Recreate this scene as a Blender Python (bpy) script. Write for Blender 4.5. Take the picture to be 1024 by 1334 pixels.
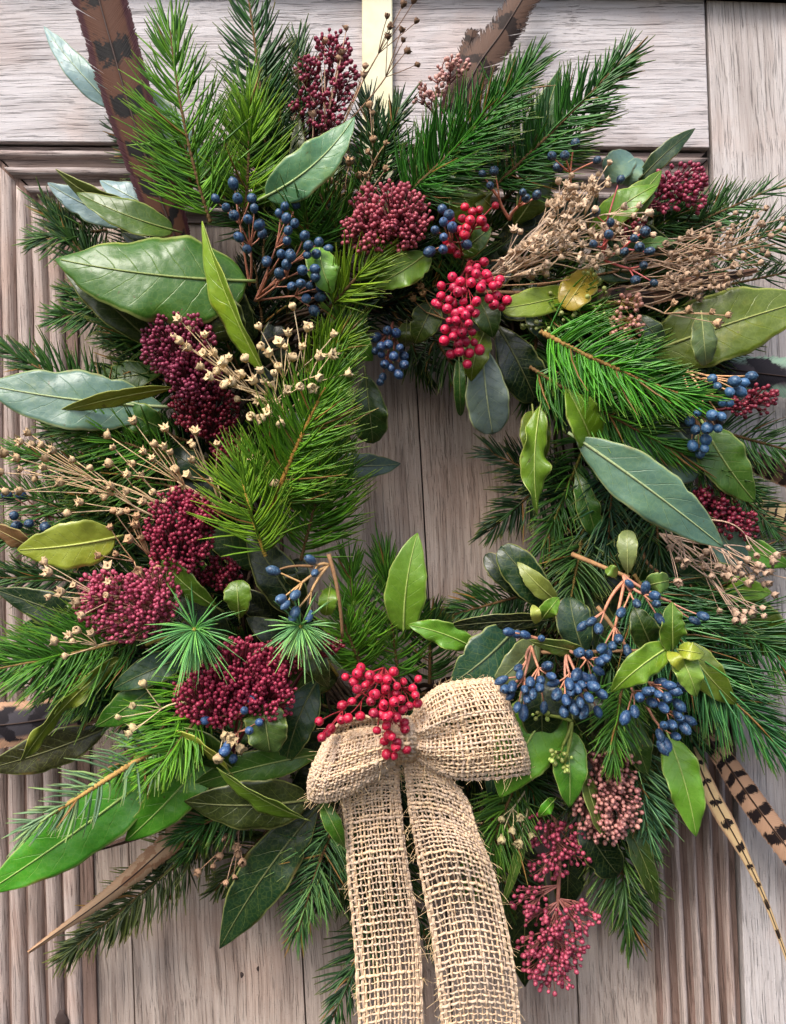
import bpy, math, random
import numpy as np
from mathutils import Vector, Matrix
R = math.radians
random.seed(7); rng = np.random.default_rng(7)
for o in list(bpy.data.objects): bpy.data.objects.remove(o)
S = bpy.context.scene
COL = S.collection

# ------------------------------------------------------------ camera, sky, sun, exposure
K = 0.0005; F = 1200.0; ZC = 1.45            # 1 photo pixel = 0.5 mm on the door face
cam = bpy.data.cameras.new('camera'); camo = bpy.data.objects.new('camera', cam); COL.objects.link(camo)
camo.location = (0, -F*K, ZC); camo.rotation_euler = (R(90), 0, 0)
cam.sensor_fit = 'VERTICAL'; cam.sensor_height = 24; cam.lens = 24*F/1334
cam.clip_start = 0.01; cam.clip_end = 50
S.camera = camo
SUN_EL, SUN_ROT = R(52), R(-160)
w = bpy.data.worlds.new("World"); S.world = w; w.use_nodes = True
nt = w.node_tree; bg = nt.nodes['Background']
sky = nt.nodes.new('ShaderNodeTexSky'); sky.sky_type = 'NISHITA'; sky.sun_disc = False
sky.sun_elevation = SUN_EL; sky.sun_rotation = SUN_ROT
sky.air_density = 1.0; sky.dust_density = 4.0; sky.ozone_density = 1.0
nt.links.new(sky.outputs[0], bg.inputs[0]); bg.inputs[1].default_value = 0.135
sun = bpy.data.lights.new('sun', 'SUN'); suno = bpy.data.objects.new('sun', sun); COL.objects.link(suno)
sun.energy = 1.9; sun.angle = R(24); sun.color = (1.0, .965, .92)
d = Vector((-.42, -0.72, 1.05)).normalized()      # towards the sun: high, in front of the door, a little left
suno.rotation_euler = d.to_track_quat('Z', 'Y').to_euler()
suno.location = (0, -1, 3)
sky.sun_elevation = math.asin(d.z); sky.sun_rotation = math.atan2(d.x, d.y)
S.view_settings.view_transform = 'Standard'; S.view_settings.look = 'None'
S.view_settings.exposure = 0.86; S.view_settings.gamma = 1
S.render.engine = 'CYCLES'

# ------------------------------------------------------------ helpers
def lin(c):
    out = []
    for v in c[:3]:
        v = v/255.0
        out.append(v/12.92 if v <= .04045 else ((v+.055)/1.055)**2.4)
    return tuple(out)+(1.0,)
def P(px, py, h=0.0):
    s = K*(1-h/F)
    return np.array([(px-512)*s, -h*K, ZC+(667-py)*s])
def PA(a):
    a = np.asarray(a, float); s = K*(1-a[:, 2]/F)
    return np.stack([(a[:, 0]-512)*s, -a[:, 2]*K, ZC+(667-a[:, 1])*s], 1)
def U(v): return v/(np.linalg.norm(v, axis=-1, keepdims=True)+1e-12)

class MB:
    def __init__(s): s.V = []; s.Fc = []; s.A = []; s.n = 0
    def add(s, V, faces, A=None):
        V = np.asarray(V, float)
        s.V.append(V); s.Fc.append([[i+s.n for i in f] for f in faces] if not isinstance(faces, np.ndarray) else (faces+s.n).tolist())
        s.A.append(np.zeros((len(V), 3)) if A is None else np.asarray(A, float)); s.n += len(V)
    def mesh(s, name, origin, smooth=True):
        V = np.concatenate(s.V)-np.asarray(origin); Fc = [f for g in s.Fc for f in g]
        me = bpy.data.meshes.new(name); me.from_pydata(V.tolist(), [], Fc)
        at = me.attributes.new('st', 'FLOAT_VECTOR', 'POINT'); at.data.foreach_set('vector', np.concatenate(s.A).astype(np.float32).ravel())
        if smooth: me.polygons.foreach_set('use_smooth', [True]*len(me.polygons))
        me.update(); return me
ORG = {}
def link(name, data, parent=None, origin=(0, 0, 0), color=None, mat=None):
    o = bpy.data.objects.new(name, data); COL.objects.link(o)
    origin = np.asarray(origin, float)
    if parent is not None:
        o.parent = parent; o.location = origin-ORG[parent.name]
    else: o.location = origin
    ORG[o.name] = origin
    if color is not None: o.color = color
    if mat is not None and data is not None and len(data.materials) == 0: data.materials.append(mat)
    return o
def build(name, mb, mat, parent=None, origin=None, color=None, smooth=True, stuff=False, label=None):
    if origin is None: origin = mb.V[0][0]
    o = link(name, mb.mesh(name, origin, smooth), parent, origin, color, mat)
    if stuff: o['kind'] = 'stuff'
    if label: o['label'] = label
    return o
def tag(o, label, cat, group=None):
    o['label'] = label; o['category'] = cat
    if group: o['group'] = group
    return o
def bez(a, b, c, n):
    t = np.linspace(0, 1, n)[:, None]; a, b, c = map(lambda q: np.asarray(q, float), (a, b, c))
    return a*(1-t)**2+2*b*t*(1-t)+c*t*t
def catmull(pts, n):
    pts = np.asarray(pts, float); p = np.vstack([2*pts[0]-pts[1], pts, 2*pts[-1]-pts[-2]])
    m = len(pts)-1; u = np.linspace(0, m-1e-6, n); i = u.astype(int); t = (u-i)[:, None]
    a, b, c, dd = p[i], p[i+1], p[i+2], p[i+3]
    return .5*((2*b)+(-a+c)*t+(2*a-5*b+4*c-dd)*t**2+(-a+3*b-3*c+dd)*t**3)
def tube(mb, C, r, sides=6, tint=0.5, cap=True):
    C = np.asarray(C, float); n = len(C); r = np.broadcast_to(np.asarray(r, float), (n,))
    T = U(np.gradient(C, axis=0)); ref = np.array([0.3, -.9, .25]); A = U(np.cross(T, ref)); B = np.cross(T, A)
    an = np.arange(sides)*2*math.pi/sides
    V = C[:, None]+r[:, None, None]*(A[:, None]*np.cos(an)[None, :, None]+B[:, None]*np.sin(an)[None, :, None])
    V = V.reshape(-1, 3); i = np.arange(n-1)[:, None]*sides; j = np.arange(sides)[None]; k = (j+1) % sides
    Q = np.stack([i+j, i+k, i+sides+k, i+sides+j], -1).reshape(-1, 4)
    A3 = np.zeros((len(V), 3)); A3[:, 0] = np.repeat(np.linspace(0, 1, n), sides); A3[:, 1] = np.tile(an/6.283, n); A3[:, 2] = tint
    mb.add(V, Q, A3)
    if cap: mb.Fc.append([[mb.n-len(V)+q for q in range(sides)][::-1], [mb.n-sides+q for q in range(sides)]])

# ------------------------------------------------------------ materials
def newmat(name):
    m = bpy.data.materials.new(name); m.use_nodes = True; N = m.node_tree.nodes; L = m.node_tree.links
    return m, N, L, N['Principled BSDF']
class G:
    """tiny node maths wrapper"""
    def __init__(s, N, L): s.N, s.L = N, L
    def inp(s, sock, v):
        if hasattr(v, 'is_output'): s.L.new(v, sock)
        else: sock.default_value = v
    def m(s, op, a, b=0.0, c=None, clamp=False):
        n = s.N.new('ShaderNodeMath'); n.operation = op; n.use_clamp = clamp
        s.inp(n.inputs[0], a); s.inp(n.inputs[1], b)
        if c is not None: s.inp(n.inputs[2], c)
        return n.outputs[0]
    def mix(s, f, a, b, mode='MIX'):
        n = s.N.new('ShaderNodeMix'); n.data_type = 'RGBA'; n.blend_type = mode
        s.inp(n.inputs[0], f); s.inp(n.inputs[6], a); s.inp(n.inputs[7], b); return n.outputs[2]
    def noise(s, vec, scale, detail=3, rough=.55, dist=0):
        n = s.N.new('ShaderNodeTexNoise'); n.inputs['Scale'].default_value = scale; n.inputs['Detail'].default_value = detail
        n.inputs['Roughness'].default_value = rough; n.inputs['Distortion'].default_value = dist
        if vec is not None: s.L.new(vec, n.inputs['Vector'])
        return n.outputs[0]
    def ss(s, v, lo, hi):
        n = s.N.new('ShaderNodeMapRange'); n.interpolation_type = 'SMOOTHSTEP'; s.inp(n.inputs[0], v)
        n.inputs[1].default_value = lo; n.inputs[2].default_value = hi; return n.outputs[0]
    def map(s, vec, sc=(1, 1, 1), rot=(0, 0, 0), loc=None):
        n = s.N.new('ShaderNodeMapping'); s.L.new(vec, n.inputs[0]); n.inputs['Scale'].default_value = sc; n.inputs['Rotation'].default_value = rot
        if loc is not None: s.inp(n.inputs['Location'], loc)
        return n.outputs[0]
    def bump(s, h, dist, strength=1.0, prev=None):
        n = s.N.new('ShaderNodeBump'); n.inputs['Strength'].default_value = strength; n.inputs['Distance'].default_value = dist
        s.L.new(h, n.inputs['Height'])
        if prev is not None: s.L.new(prev, n.inputs['Normal'])
        return n.outputs[0]
    def st(s):
        a = s.N.new('ShaderNodeAttribute'); a.attribute_name = 'st'; x = s.N.new('ShaderNodeSeparateXYZ'); s.L.new(a.outputs['Vector'], x.inputs[0])
        return x.outputs[0], x.outputs[1], x.outputs[2]
    def info(s):
        n = s.N.new('ShaderNodeObjectInfo'); return n.outputs['Color'], n.outputs['Random']
    def obj(s): return s.N.new('ShaderNodeTexCoord').outputs['Object']

def mat_leaf():
    m, N, L, B = newmat('leaf_surface'); g = G(N, L); t, sv, tint = g.st(); c, rnd = g.info(); ob = g.obj()
    a = g.m('ABSOLUTE', sv)
    nz = g.noise(ob, 60, 3)
    wob = g.m('MULTIPLY', g.m('SUBTRACT', nz, .5), .5)
    f = g.m('FRACT', g.m('ADD', g.m('MULTIPLY', t, 8.0), g.m('ADD', g.m('MULTIPLY', a, -1.5), wob)))
    dist = g.m('ABSOLUTE', g.m('SUBTRACT', f, .5))
    vein = g.m('SUBTRACT', 1.0, g.ss(dist, 0.0, .04))
    vein = g.m('MULTIPLY', vein, g.m('SUBTRACT', 1.0, g.ss(a, .45, .95)))
    fine = g.noise(ob, 420, 4, .6)
    vor = N.new('ShaderNodeTexVoronoi'); vor.feature = 'DISTANCE_TO_EDGE'; vor.inputs['Scale'].default_value = 330; L.new(ob, vor.inputs['Vector'])
    net = g.m('SUBTRACT', 1.0, g.ss(vor.outputs['Distance'], 0, .12))
    light = g.mix(.55, c, lin((200, 215, 110)))
    col = g.mix(g.m('MULTIPLY', vein, .2), c, light)
    col = g.mix(g.m('MULTIPLY', net, .08), col, light)
    big = g.noise(ob, 22, 3, .6)
    col = g.mix(g.ss(big, .35, .7), col, g.mix(1.0, col, (1.25, 1.22, .9, 1), 'MULTIPLY'))
    col = g.mix(g.m('MULTIPLY', g.ss(fine, .45, .75), .35), col, g.mix(1.0, col, (.72, .8, .75, 1), 'MULTIPLY'))
    edge = g.ss(a, .91, .97)
    col = g.mix(g.m('MULTIPLY', edge, .6), col, g.mix(.6, c, lin((215, 220, 130))))
    col = g.mix(g.m('MULTIPLY', g.ss(g.noise(ob, 34, 4, .65), .56, .7), .45), col, g.mix(1.0, col, (1.7, 1.25, .7, 1), 'MULTIPLY'))
    spots = g.ss(g.noise(ob, 210, 3, .55), .69, .74)
    brown = g.m('MULTIPLY', g.ss(a, .8, 1.0), g.ss(g.noise(ob, 45, 3), .56, .68)); col = g.mix(g.m('MULTIPLY', brown, .75), col, lin((136, 110, 62)))
    col = g.mix(g.m('MULTIPLY', spots, .6), col, lin((88, 74, 38)))
    L.new(col, B.inputs['Base Color'])
    L.new(g.m('ADD', g.m('MULTIPLY', g.noise(ob, 90, 3), .28), .21), B.inputs['Roughness'])
    B.inputs['Specular IOR Level'].default_value = .5
    b1 = g.bump(g.m('MULTIPLY', vein, -1.0), .0003, .6); b2 = g.bump(g.noise(ob, 70, 2), .004, .35, b1)
    b3 = g.bump(g.m('ADD', fine, g.m('MULTIPLY', net, -.5)), .00009, .4, b2); L.new(b3, B.inputs['Normal'])
    tr = N.new('ShaderNodeBsdfTranslucent'); L.new(g.mix(1.0, col, (1.3, 1.5, .6, 1), 'MULTIPLY'), tr.inputs[0]); L.new(b3, tr.inputs['Normal'])
    mx = N.new('ShaderNodeMixShader'); mx.inputs[0].default_value = .16
    L.new(B.outputs[0], mx.inputs[1]); L.new(tr.outputs[0], mx.inputs[2]); L.new(mx.outputs[0], N['Material Output'].inputs[0])
    return m
def mat_obj(name, rough=.5, var=.35, spec=.5, nscale=400, bump=.0002, trans=0, dark=(.55, .5, .5, 1), coat=0, hi=(2.0, 1.8, 1.2, 1)):
    """colour from the object, tint per piece from the attribute"""
    m, N, L, B = newmat(name); g = G(N, L); t, sv, tint = g.st(); c, rnd = g.info(); ob = g.obj()
    col = g.mix(g.m('MULTIPLY', tint, var, clamp=True), c, g.mix(1.0, c, hi, 'MULTIPLY'))
    nz = g.noise(ob, nscale, 3, .6)
    col = g.mix(g.m('MULTIPLY', g.ss(nz, .4, .7), .55), col, g.mix(1.0, col, dark, 'MULTIPLY'))
    L.new(col, B.inputs['Base Color']); B.inputs['Roughness'].default_value = rough; B.inputs['Specular IOR Level'].default_value = spec
    B.inputs['Coat Weight'].default_value = coat
    L.new(g.bump(nz, bump, .6), B.inputs['Normal'])
    if trans:
        tr = N.new('ShaderNodeBsdfTranslucent'); L.new(g.mix(1.0, col, (1.3, 1.5, .6, 1), 'MULTIPLY'), tr.inputs[0])
        mx = N.new('ShaderNodeMixShader'); mx.inputs[0].default_value = trans
        L.new(B.outputs[0], mx.inputs[1]); L.new(tr.outputs[0], mx.inputs[2]); L.new(mx.outputs[0], N['Material Output'].inputs[0])
    return m
def mat_berry(name, tipcol, rough, bloom, bloomcol, stripes=0.0):
    m, N, L, B = newmat(name); g = G(N, L); t, sv, tint = g.st(); c, rnd = g.info(); ob = g.obj()
    nz = g.noise(g.map(ob, loc=None), 2.2, 3, .6)
    col = g.mix(g.m('MULTIPLY', rnd, .45), c, g.mix(1.0, c, (.5, .55, .65, 1), 'MULTIPLY'))
    col = g.mix(g.m('MULTIPLY', g.ss(nz, .4, .7), bloom), col, bloomcol)
    if stripes:
        s1 = g.ss(g.m('ABSOLUTE', g.m('SUBTRACT', g.m('FRACT', g.m('MULTIPLY', sv, 9.0)), .5)), .25, .5)
        col = g.mix(g.m('MULTIPLY', s1, stripes), col, g.mix(1.0, col, (.45, .5, .6, 1), 'MULTIPLY'))
    col = g.mix(g.ss(t, .9, .95), col, tipcol)
    L.new(col, B.inputs['Base Color']); L.new(g.m('ADD', g.m('MULTIPLY', g.noise(ob, 3, 3), .4), rough-.08), B.inputs['Roughness'])
    L.new(g.bump(g.noise(ob, 4, 3), .0004, .5), B.inputs['Normal'])
    return m
def mat_wood(name, light, mid, dark, horiz=False, crack=.5):
    m, N, L, B = newmat(name); g = G(N, L)
    c, rnd = g.info(); ob = g.obj()
    comb = N.new('ShaderNodeCombineXYZ'); L.new(g.m('MULTIPLY', rnd, 3.7), comb.inputs[0]); L.new(g.m('MULTIPLY', rnd, 7.1), comb.inputs[2]); L.new(g.m('MULTIPLY', rnd, 1.3), comb.inputs[1])
    rot = (0, R(3.0), 0)
    base = g.map(ob, rot=rot if not horiz else (0, R(1), 0), loc=comb.outputs[0])
    wv = N.new('ShaderNodeVectorMath'); wv.operation = 'ADD'
    wn = N.new('ShaderNodeTexNoise'); wn.inputs['Scale'].default_value = 9; wn.inputs['Detail'].default_value = 2; L.new(base, wn.inputs['Vector'])
    ws = N.new('ShaderNodeVectorMath'); ws.operation = 'SCALE'; ws.inputs['Scale'].default_value = .007; L.new(wn.outputs['Color'], ws.inputs[0])
    L.new(base, wv.inputs[0]); L.new(ws.outputs[0], wv.inputs[1]); base = wv.outputs[0]
    def st_(a, b):     # a across the grain, b along it (per metre)
        return g.map(base, sc=(a, a, b) if not horiz else (b, a, a))
    fib = g.noise(st_(1900, 34), 1, 4, .7); med = g.noise(st_(520, 9), 1, 6, .7); broad = g.noise(st_(55, 4), 1, 4, .6)
    cr = g.noise(st_(1250, 22), 1, 4, .6); cr2 = g.noise(st_(520, 8), 1, 6, .75); blot = g.noise(base, 14, 4, .6); dots = g.noise(base, 900, 3, .6)
    col = g.mix(g.ss(med, .3, .62), mid, light)
    col = g.mix(g.m('MULTIPLY', g.ss(broad, .45, .7), .6), col, dark)
    col = g.mix(g.m('MULTIPLY', g.ss(fib, .45, .7), .5), col, light)
    col = g.mix(g.m('MULTIPLY', g.ss(blot, .46, .7), .6), col, g.mix(1.0, col, (.98, .84, .77, 1), 'MULTIPLY'))
    col = g.mix(g.m('MULTIPLY', g.ss(g.noise(st_(24, 2.2), 1, 4, .6), .5, .72), .4), col, g.mix(1.0, col, (.74, .7, .66, 1), 'MULTIPLY'))
    crk = g.m('MAXIMUM', g.ss(cr, .57, .66), g.m('MULTIPLY', g.ss(cr2, .64, .7), .8))
    col = g.mix(g.m('MULTIPLY', crk, crack*.62), col, g.mix(1.0, dark, (.45, .42, .42, 1), 'MULTIPLY'))
    col = g.mix(g.m('MULTIPLY', g.ss(dots, .6, .72), .35), col, g.mix(1.0, dark, (.6, .55, .55, 1), 'MULTIPLY'))
    L.new(col, B.inputs['Base Color']); B.inputs['Roughness'].default_value = .82; B.inputs['Specular IOR Level'].default_value = .25
    col = g.mix(1.0, col, c, 'MULTIPLY')
    hh = g.m('SUBTRACT', g.m('ADD', g.m('MULTIPLY', fib, .35), g.m('MULTIPLY', med, .6)), g.m('MULTIPLY', crk, .8))
    L.new(g.bump(hh, .0012, .8), B.inputs['Normal'])
    return m
def mat_feather(name, base, bar, fringe, nb, sc=.4, sw=.28, bw=.2, chev=.3, fr=.72, fw=.1, split=True):
    m, N, L, B = newmat(name); g = G(N, L); t, sv, tint = g.st(); ob = g.obj(); a = g.m('ABSOLUTE', sv)
    barb = g.m('MULTIPLY', tint, 60.0)
    bn = N.new('ShaderNodeTexNoise'); bn.noise_dimensions = '1D'; bn.inputs['Scale'].default_value = 1; bn.inputs['Detail'].default_value = 2; L.new(barb, bn.inputs['W'])
    nz = g.noise(ob, 190, 3)
    f = g.m('FRACT', g.m('ADD', g.m('MULTIPLY', t, float(nb)), g.m('ADD', g.m('MULTIPLY', a, chev), g.m('MULTIPLY', nz, .6))))
    b1 = g.m('SUBTRACT', 1.0, g.ss(g.m('ABSOLUTE', g.m('SUBTRACT', f, .5)), bw*.8, bw*1.2))
    if split: b1 = g.m('MULTIPLY', b1, g.m('SUBTRACT', 1.0, g.ss(g.m('ABSOLUTE', g.m('SUBTRACT', a, sc)), sw*.8, sw*1.15)))
    col = g.mix(g.m('MULTIPLY', bn.outputs[0], .5), base, g.mix(1.0, base, (.5, .45, .42, 1), 'MULTIPLY'))
    col = g.mix(g.ss(a, fr-fw, fr+fw), col, fringe)
    col = g.mix(b1, col, bar)
    col = g.mix(g.m('MULTIPLY', g.ss(bn.outputs[0], .55, .75), .35), col, g.mix(1.0, col, (1.5, 1.4, 1.35, 1), 'MULTIPLY'))
    L.new(col, B.inputs['Base Color']); B.inputs['Roughness'].default_value = .6; B.inputs['Specular IOR Level'].default_value = .18
    L.new(g.bump(bn.outputs[0], .0006, .6), B.inputs['Normal'])
    return m
M = {}
M['leaf'] = mat_leaf()
def mat_needle():
    m, N, L, B = newmat('fir_needle'); g = G(N, L); t, sv, tint = g.st(); c, rnd = g.info()
    col = g.mix(g.ss(tint, 0, .45), g.mix(1.0, c, (.5, .58, .62, 1), 'MULTIPLY'), c)
    col = g.mix(g.m('MULTIPLY', g.ss(tint, .5, .95), .8), col, g.mix(1.0, c, (1.75, 1.5, 1.05, 1), 'MULTIPLY'))
    col = g.mix(g.m('GREATER_THAN', tint, .975), col, lin((142, 104, 54)))
    col = g.mix(g.m('MULTIPLY', g.ss(t, .8, 1), .3), col, lin((170, 160, 70)))
    L.new(col, B.inputs['Base Color']); B.inputs['Roughness'].default_value = .36; B.inputs['Specular IOR Level'].default_value = .5
    tr = N.new('ShaderNodeBsdfTranslucent'); L.new(g.mix(1.0, col, (1.3, 1.5, .6, 1), 'MULTIPLY'), tr.inputs[0])
    mx = N.new('ShaderNodeMixShader'); mx.inputs[0].default_value = .14
    L.new(B.outputs[0], mx.inputs[1]); L.new(tr.outputs[0], mx.inputs[2]); L.new(mx.outputs[0], N['Material Output'].inputs[0])
    return m
M['needle'] = mat_needle()
M['twig'] = mat_obj('twig_bark', .75, .3, .3, 500, .0006)
M['stem'] = mat_obj('plant_stem', .55, .3, .4, 400, .0002)
M['dry'] = mat_obj('dried_stem', .8, .35, .2, 500, .0004)
M['bud'] = mat_obj('skimmia_bud', .38, .55, .5, 600, .0001, dark=(.5, .4, .45, 1), hi=(1.9, 2.5, 2.0, 1))
M['blue'] = mat_berry('blue_berry', lin((34, 30, 36)), .26, .6, lin((96, 134, 160)), .45)
M['red'] = mat_berry('red_berry', lin((60, 14, 16)), .2, .45, lin((222, 78, 118)))
M['jute'] = mat_obj('jute_thread', .9, .3, .1, 700, .0006, trans=.1, dark=(.72, .66, .58, 1))
M['rail'] = mat_wood('silvered_oak_rail', lin((212, 207, 208)), lin((188, 181, 181)), lin((156, 146, 144)), True, .75)
M['stile'] = mat_wood('silvered_oak_stile', lin((207, 200, 197)), lin((184, 174, 170)), lin((150, 136, 129)), False, .6)
M['plank'] = mat_wood('weathered_plank', lin((196, 180, 168)), lin((162, 143, 131)), lin((102, 84, 76)), False, .5)
M['reed'] = mat_wood('weathered_reeding', lin((196, 180, 172)), lin((152, 134, 126)), lin((86, 68, 60)), False, .8)
M['reedh'] = mat_wood('weathered_reeding_level', lin((186, 174, 170)), lin((140, 124, 118)), lin((78, 63, 58)), True, .8)
M['flute'] = mat_wood('shaded_brown_flute', lin((140, 118, 108)), lin((108, 86, 76)), lin((66, 50, 44)), False, .7)  # dark wood, with the shade of the grooves put into its colour
M['fluteh'] = mat_wood('shaded_brown_flute_level', lin((138, 122, 116)), lin((104, 88, 82)), lin((62, 50, 46)), True, .7)  # same for the level run: groove shade mixed into the brown
def simple(name, c, rough=.8, ns=120, amt=.4, c2=(.5, .5, .5, 1)):
    m, N, L, B = newmat(name); g = G(N, L); nz = g.noise(g.obj(), ns, 4, .6)
    L.new(g.mix(g.m('MULTIPLY', g.ss(nz, .4, .7), amt), c, g.mix(1.0, c, c2, 'MULTIPLY')), B.inputs['Base Color'])
    B.inputs['Roughness'].default_value = rough; L.new(g.bump(nz, .0005, .4), B.inputs['Normal']); return m
M['back'] = simple('dark_backing', lin((34, 28, 26)))
M['knot'] = simple('dark_knot', lin((62, 48, 44)), .8, 300)
M['lintel'] = simple('slate_paint', lin((62, 66, 76)), .6)
M['strap'] = simple('cream_enamel', lin((226, 222, 190)), .45, 45, .55, (.95, .84, .55, 1))

# ------------------------------------------------------------ the door
door = link('panelled_door', None, None, P(512, 1334, 0))
tag(door, 'weathered silver-grey wooden door with planks and reeded mouldings behind the wreath', 'door')
def slab(name, quad, h0, h1, mat, nu=2, bev=1.2):
    """solid board from four photo-plane corners (tl, tr, br, bl), face at height h1 with eased edges"""
    q = np.array(quad, float); c = q.mean(0); mb = MB()
    e1 = U(q[1]-q[0]); e2 = U(q[3]-q[0])
    ins = np.array([e1+e2, -e1+e2, -e1-e2, e1-e2])*bev
    rings = [np.c_[q, np.full(4, h0)], np.c_[q, np.full(4, h1-bev)], np.c_[q+ins*.3, np.full(4, h1-bev*.3)], np.c_[q+ins, np.full(4, h1)]]
    V = []
    for r_ in rings:      # parallel to the door: all laid out at face scale
        V.append(np.stack([(r_[:, 0]-512)*K, -r_[:, 2]*K, ZC+(667-r_[:, 1])*K], 1))
    V = np.concatenate(V); Fc = []
    for k in range(3):
        for i in range(4):
            j = (i+1) % 4; Fc.append([k*4+i, k*4+j, k*4+4+j, k*4+4+i])
    Fc.append([12, 13, 14, 15]); Fc.append([3, 2, 1, 0])
    mb.add(V, Fc); o = build(name, mb, mat, door, (P(c[0], c[1], 0)), smooth=False); return o
def ln(pa, pb, y): return pa[0]+(pb[0]-pa[0])*(y-pa[1])/(pb[1]-pa[1])
YT, YB = -40, 1400
slab('backing_board', [(-120, YT), (1150, YT), (1150, YB), (-120, YB)], -40, -22, M['back'])
JR = ((920, 0), (971, 1334))           # joint between rail/moulding and the right stile
def jr(y): return ln(*JR, y)
slab('top_rail', [(-120, -34), (jr(-34)-1.2, -6), (jr(190)-3, 192), (-120, 183)], -30, 0, M['rail'])
slab('right_stile', [(jr(-4)+1.2, 0), (1150, 8), (1150, YB), (jr(YB)+1.2, YB)], -30, 0, M['stile'])
slab('lintel', [(-120, -70), (1150, -62), (1150, 5), (-120, -38)], -30, 26, M['lintel'])
# panel planks with open joints
def crack(xb, slope): return lambda y: xb-(1334-y)*slope
cr = [crack(118, .026), crack(120, .028), crack(172, .036), crack(397, .052), crack(590, .056), crack(757, .050), crack(864, .052)]
for i, (a, b) in enumerate(((1, 2), (2, 3), (3, 4), (4, 5), (5, 6))):
    hh = [-13.5, -12, -13, -12.4, -11.6][i]
    slab('plank', [(cr[a](270)+.9, 270), (cr[b](270)-.9, 270), (cr[b](YB)-.9, YB), (cr[a](YB)+.9, YB)], -22, hh, M['plank'], bev=1.0).color = [(1, .9, .86, 1), (1.0, .9, .86, 1), (1.0, .93, .9, 1), (.86, .77, .72, 1), (.96, .91, .87, 1)][i]
# reeded mouldings: each reed a rounded strip
def reed(p0, p1, wd, h0, hp, mat, m0=0, m1=0):
    """rounded ridge from p0 to p1 (photo plane), mitre slopes m0, m1 at its ends"""
    p0 = np.array(p0, float); p1 = np.array(p1, float); e = U(p1-p0); nn = np.array([-e[1], e[0]])
    d = hp-h0
    prof = [(-.5, -12), (-.5, h0-.5), (-.36, h0+d*.35), (-.27, h0+d*.82), (-.1, hp-.2), (.08, hp), (.24, hp-.7), (.34, h0+d*.5), (.42, h0+d*.12), (.5, h0-.5), (.5, -12)]
    n = 60; mb = MB(); V = []; ph = random.random()*9
    for k in range(n+1):
        t = k/n
        for s_, hz in prof:
            off = s_*wd; q = p0+(p1-p0)*t+nn*(off+.5*math.sin(t*17+ph)+.3*math.sin(t*53+ph*2)); q = q+e*(off*(m0*(1-t)+m1*t))
            hz2 = hz+(.4*math.sin(t*31+ph*3)+.35*random.random() if hz > -10 else 0)
            V.append(((q[0]-512)*K, -hz2*K, ZC+(667-q[1])*K))
    m_ = len(prof); Fc = [[k*m_+j, k*m_+j+1, (k+1)*m_+j+1, (k+1)*m_+j] for k in range(n) for j in range(m_-1)]
    Fc += [list(range(m_))[::-1], [n*m_+j for j in range(m_)]]
    mb.add(V, Fc); c = (p0+p1)/2; return build('reed', mb, mat, door, P(c[0], c[1], 0))
slab('moulding_board', [(-60, 150), (94, 300), (126, YB), (-60, YB)], -20, -8.4, M['flute'], bev=1).color = (1.5, 1.5, 1.5, 1)  # boards darker than the reeds: groove shade is painted into their brown
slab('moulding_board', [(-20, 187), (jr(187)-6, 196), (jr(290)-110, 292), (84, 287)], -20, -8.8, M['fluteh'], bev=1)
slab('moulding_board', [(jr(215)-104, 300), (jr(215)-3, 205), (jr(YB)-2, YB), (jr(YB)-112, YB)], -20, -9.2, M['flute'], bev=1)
for i in range(5):                     # left, running down
    xb = -2+i*24.5; yt = 200+i*24
    reed((xb-(1334-yt)*(.010+.004*i), yt), (xb+1, YB), 20, -6.5, [-1, .5, 0, -.5, -2][i], M['reed'], -1, 0)
for i in range(4):                     # top, running level under the rail
    y = 199+i*24; reed((-16+i*25, y-1), (jr(y)-8-i*22, y+9), [12, 15, 14, 12][i], -8, [-2, .5, 0, -2][i], M['reedh'], 1, -1)
for i in range(5):                     # right, running down
    xb = 872+i*21.0; reed((xb-(1334-215)*.047, 215+(4-i)*20), (xb+4, YB), 11.5, -9, [-2, 1, 1, 2, 0][i], M['reed'], 1, 0)

def knot(x, y, rx, ry, h):
    mb = MB(); n = 14; V = [P(x, y, h+.9)]
    for k, (q, dz) in enumerate(((.45, 1.0), (.8, .7), (1.0, -.6))):
        for j in range(n):
            a_ = 6.283*j/n; w_ = 1+.18*math.sin(a_*3+k+x); V.append(P(x+rx*q*w_*math.cos(a_), y+ry*q*w_*math.sin(a_), h+dz))
    Fc = [[0, 1+j, 1+(j+1) % n] for j in range(n)]+[[1+k*n+j, 1+(k+1)*n+j, 1+(k+1)*n+(j+1) % n, 1+k*n+(j+1) % n] for k in range(2) for j in range(n)]
    mb.add(V, Fc); build('knot', mb, M['knot'], door, P(x, y, h))
knot(80, 1328, 9, 11, -1); knot(315, 1270, 2.6, 4.5, -12.2); knot(336, 1262, 2, 4, -12.2)
# strap hanging over the door top
mb = MB(); ys = np.linspace(-45, 330, 24)
V = []
for y in ys:
    for sx, hz in ((-1, 3), (-.93, 5), (.93, 5), (1, 3), (1, 1.5), (-1, 1.5)):
        V.append(P(491.5+sx*20+y*.004, y, hz+6))
Fc = [[k*6+j, k*6+(j+1) % 6, (k+1)*6+(j+1) % 6, (k+1)*6+j] for k in range(len(ys)-1) for j in range(6)]
mb.add(V, Fc+[[0, 1, 2, 3, 4, 5], [len(V)-6+j for j in range(6)][::-1]])
st_ = build('wreath_hanger', mb, M['strap'], None, P(491, 330, 8), smooth=False)
tag(st_, 'flat cream metal strap hanging down the door at the top of the wreath', 'hanger')

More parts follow.
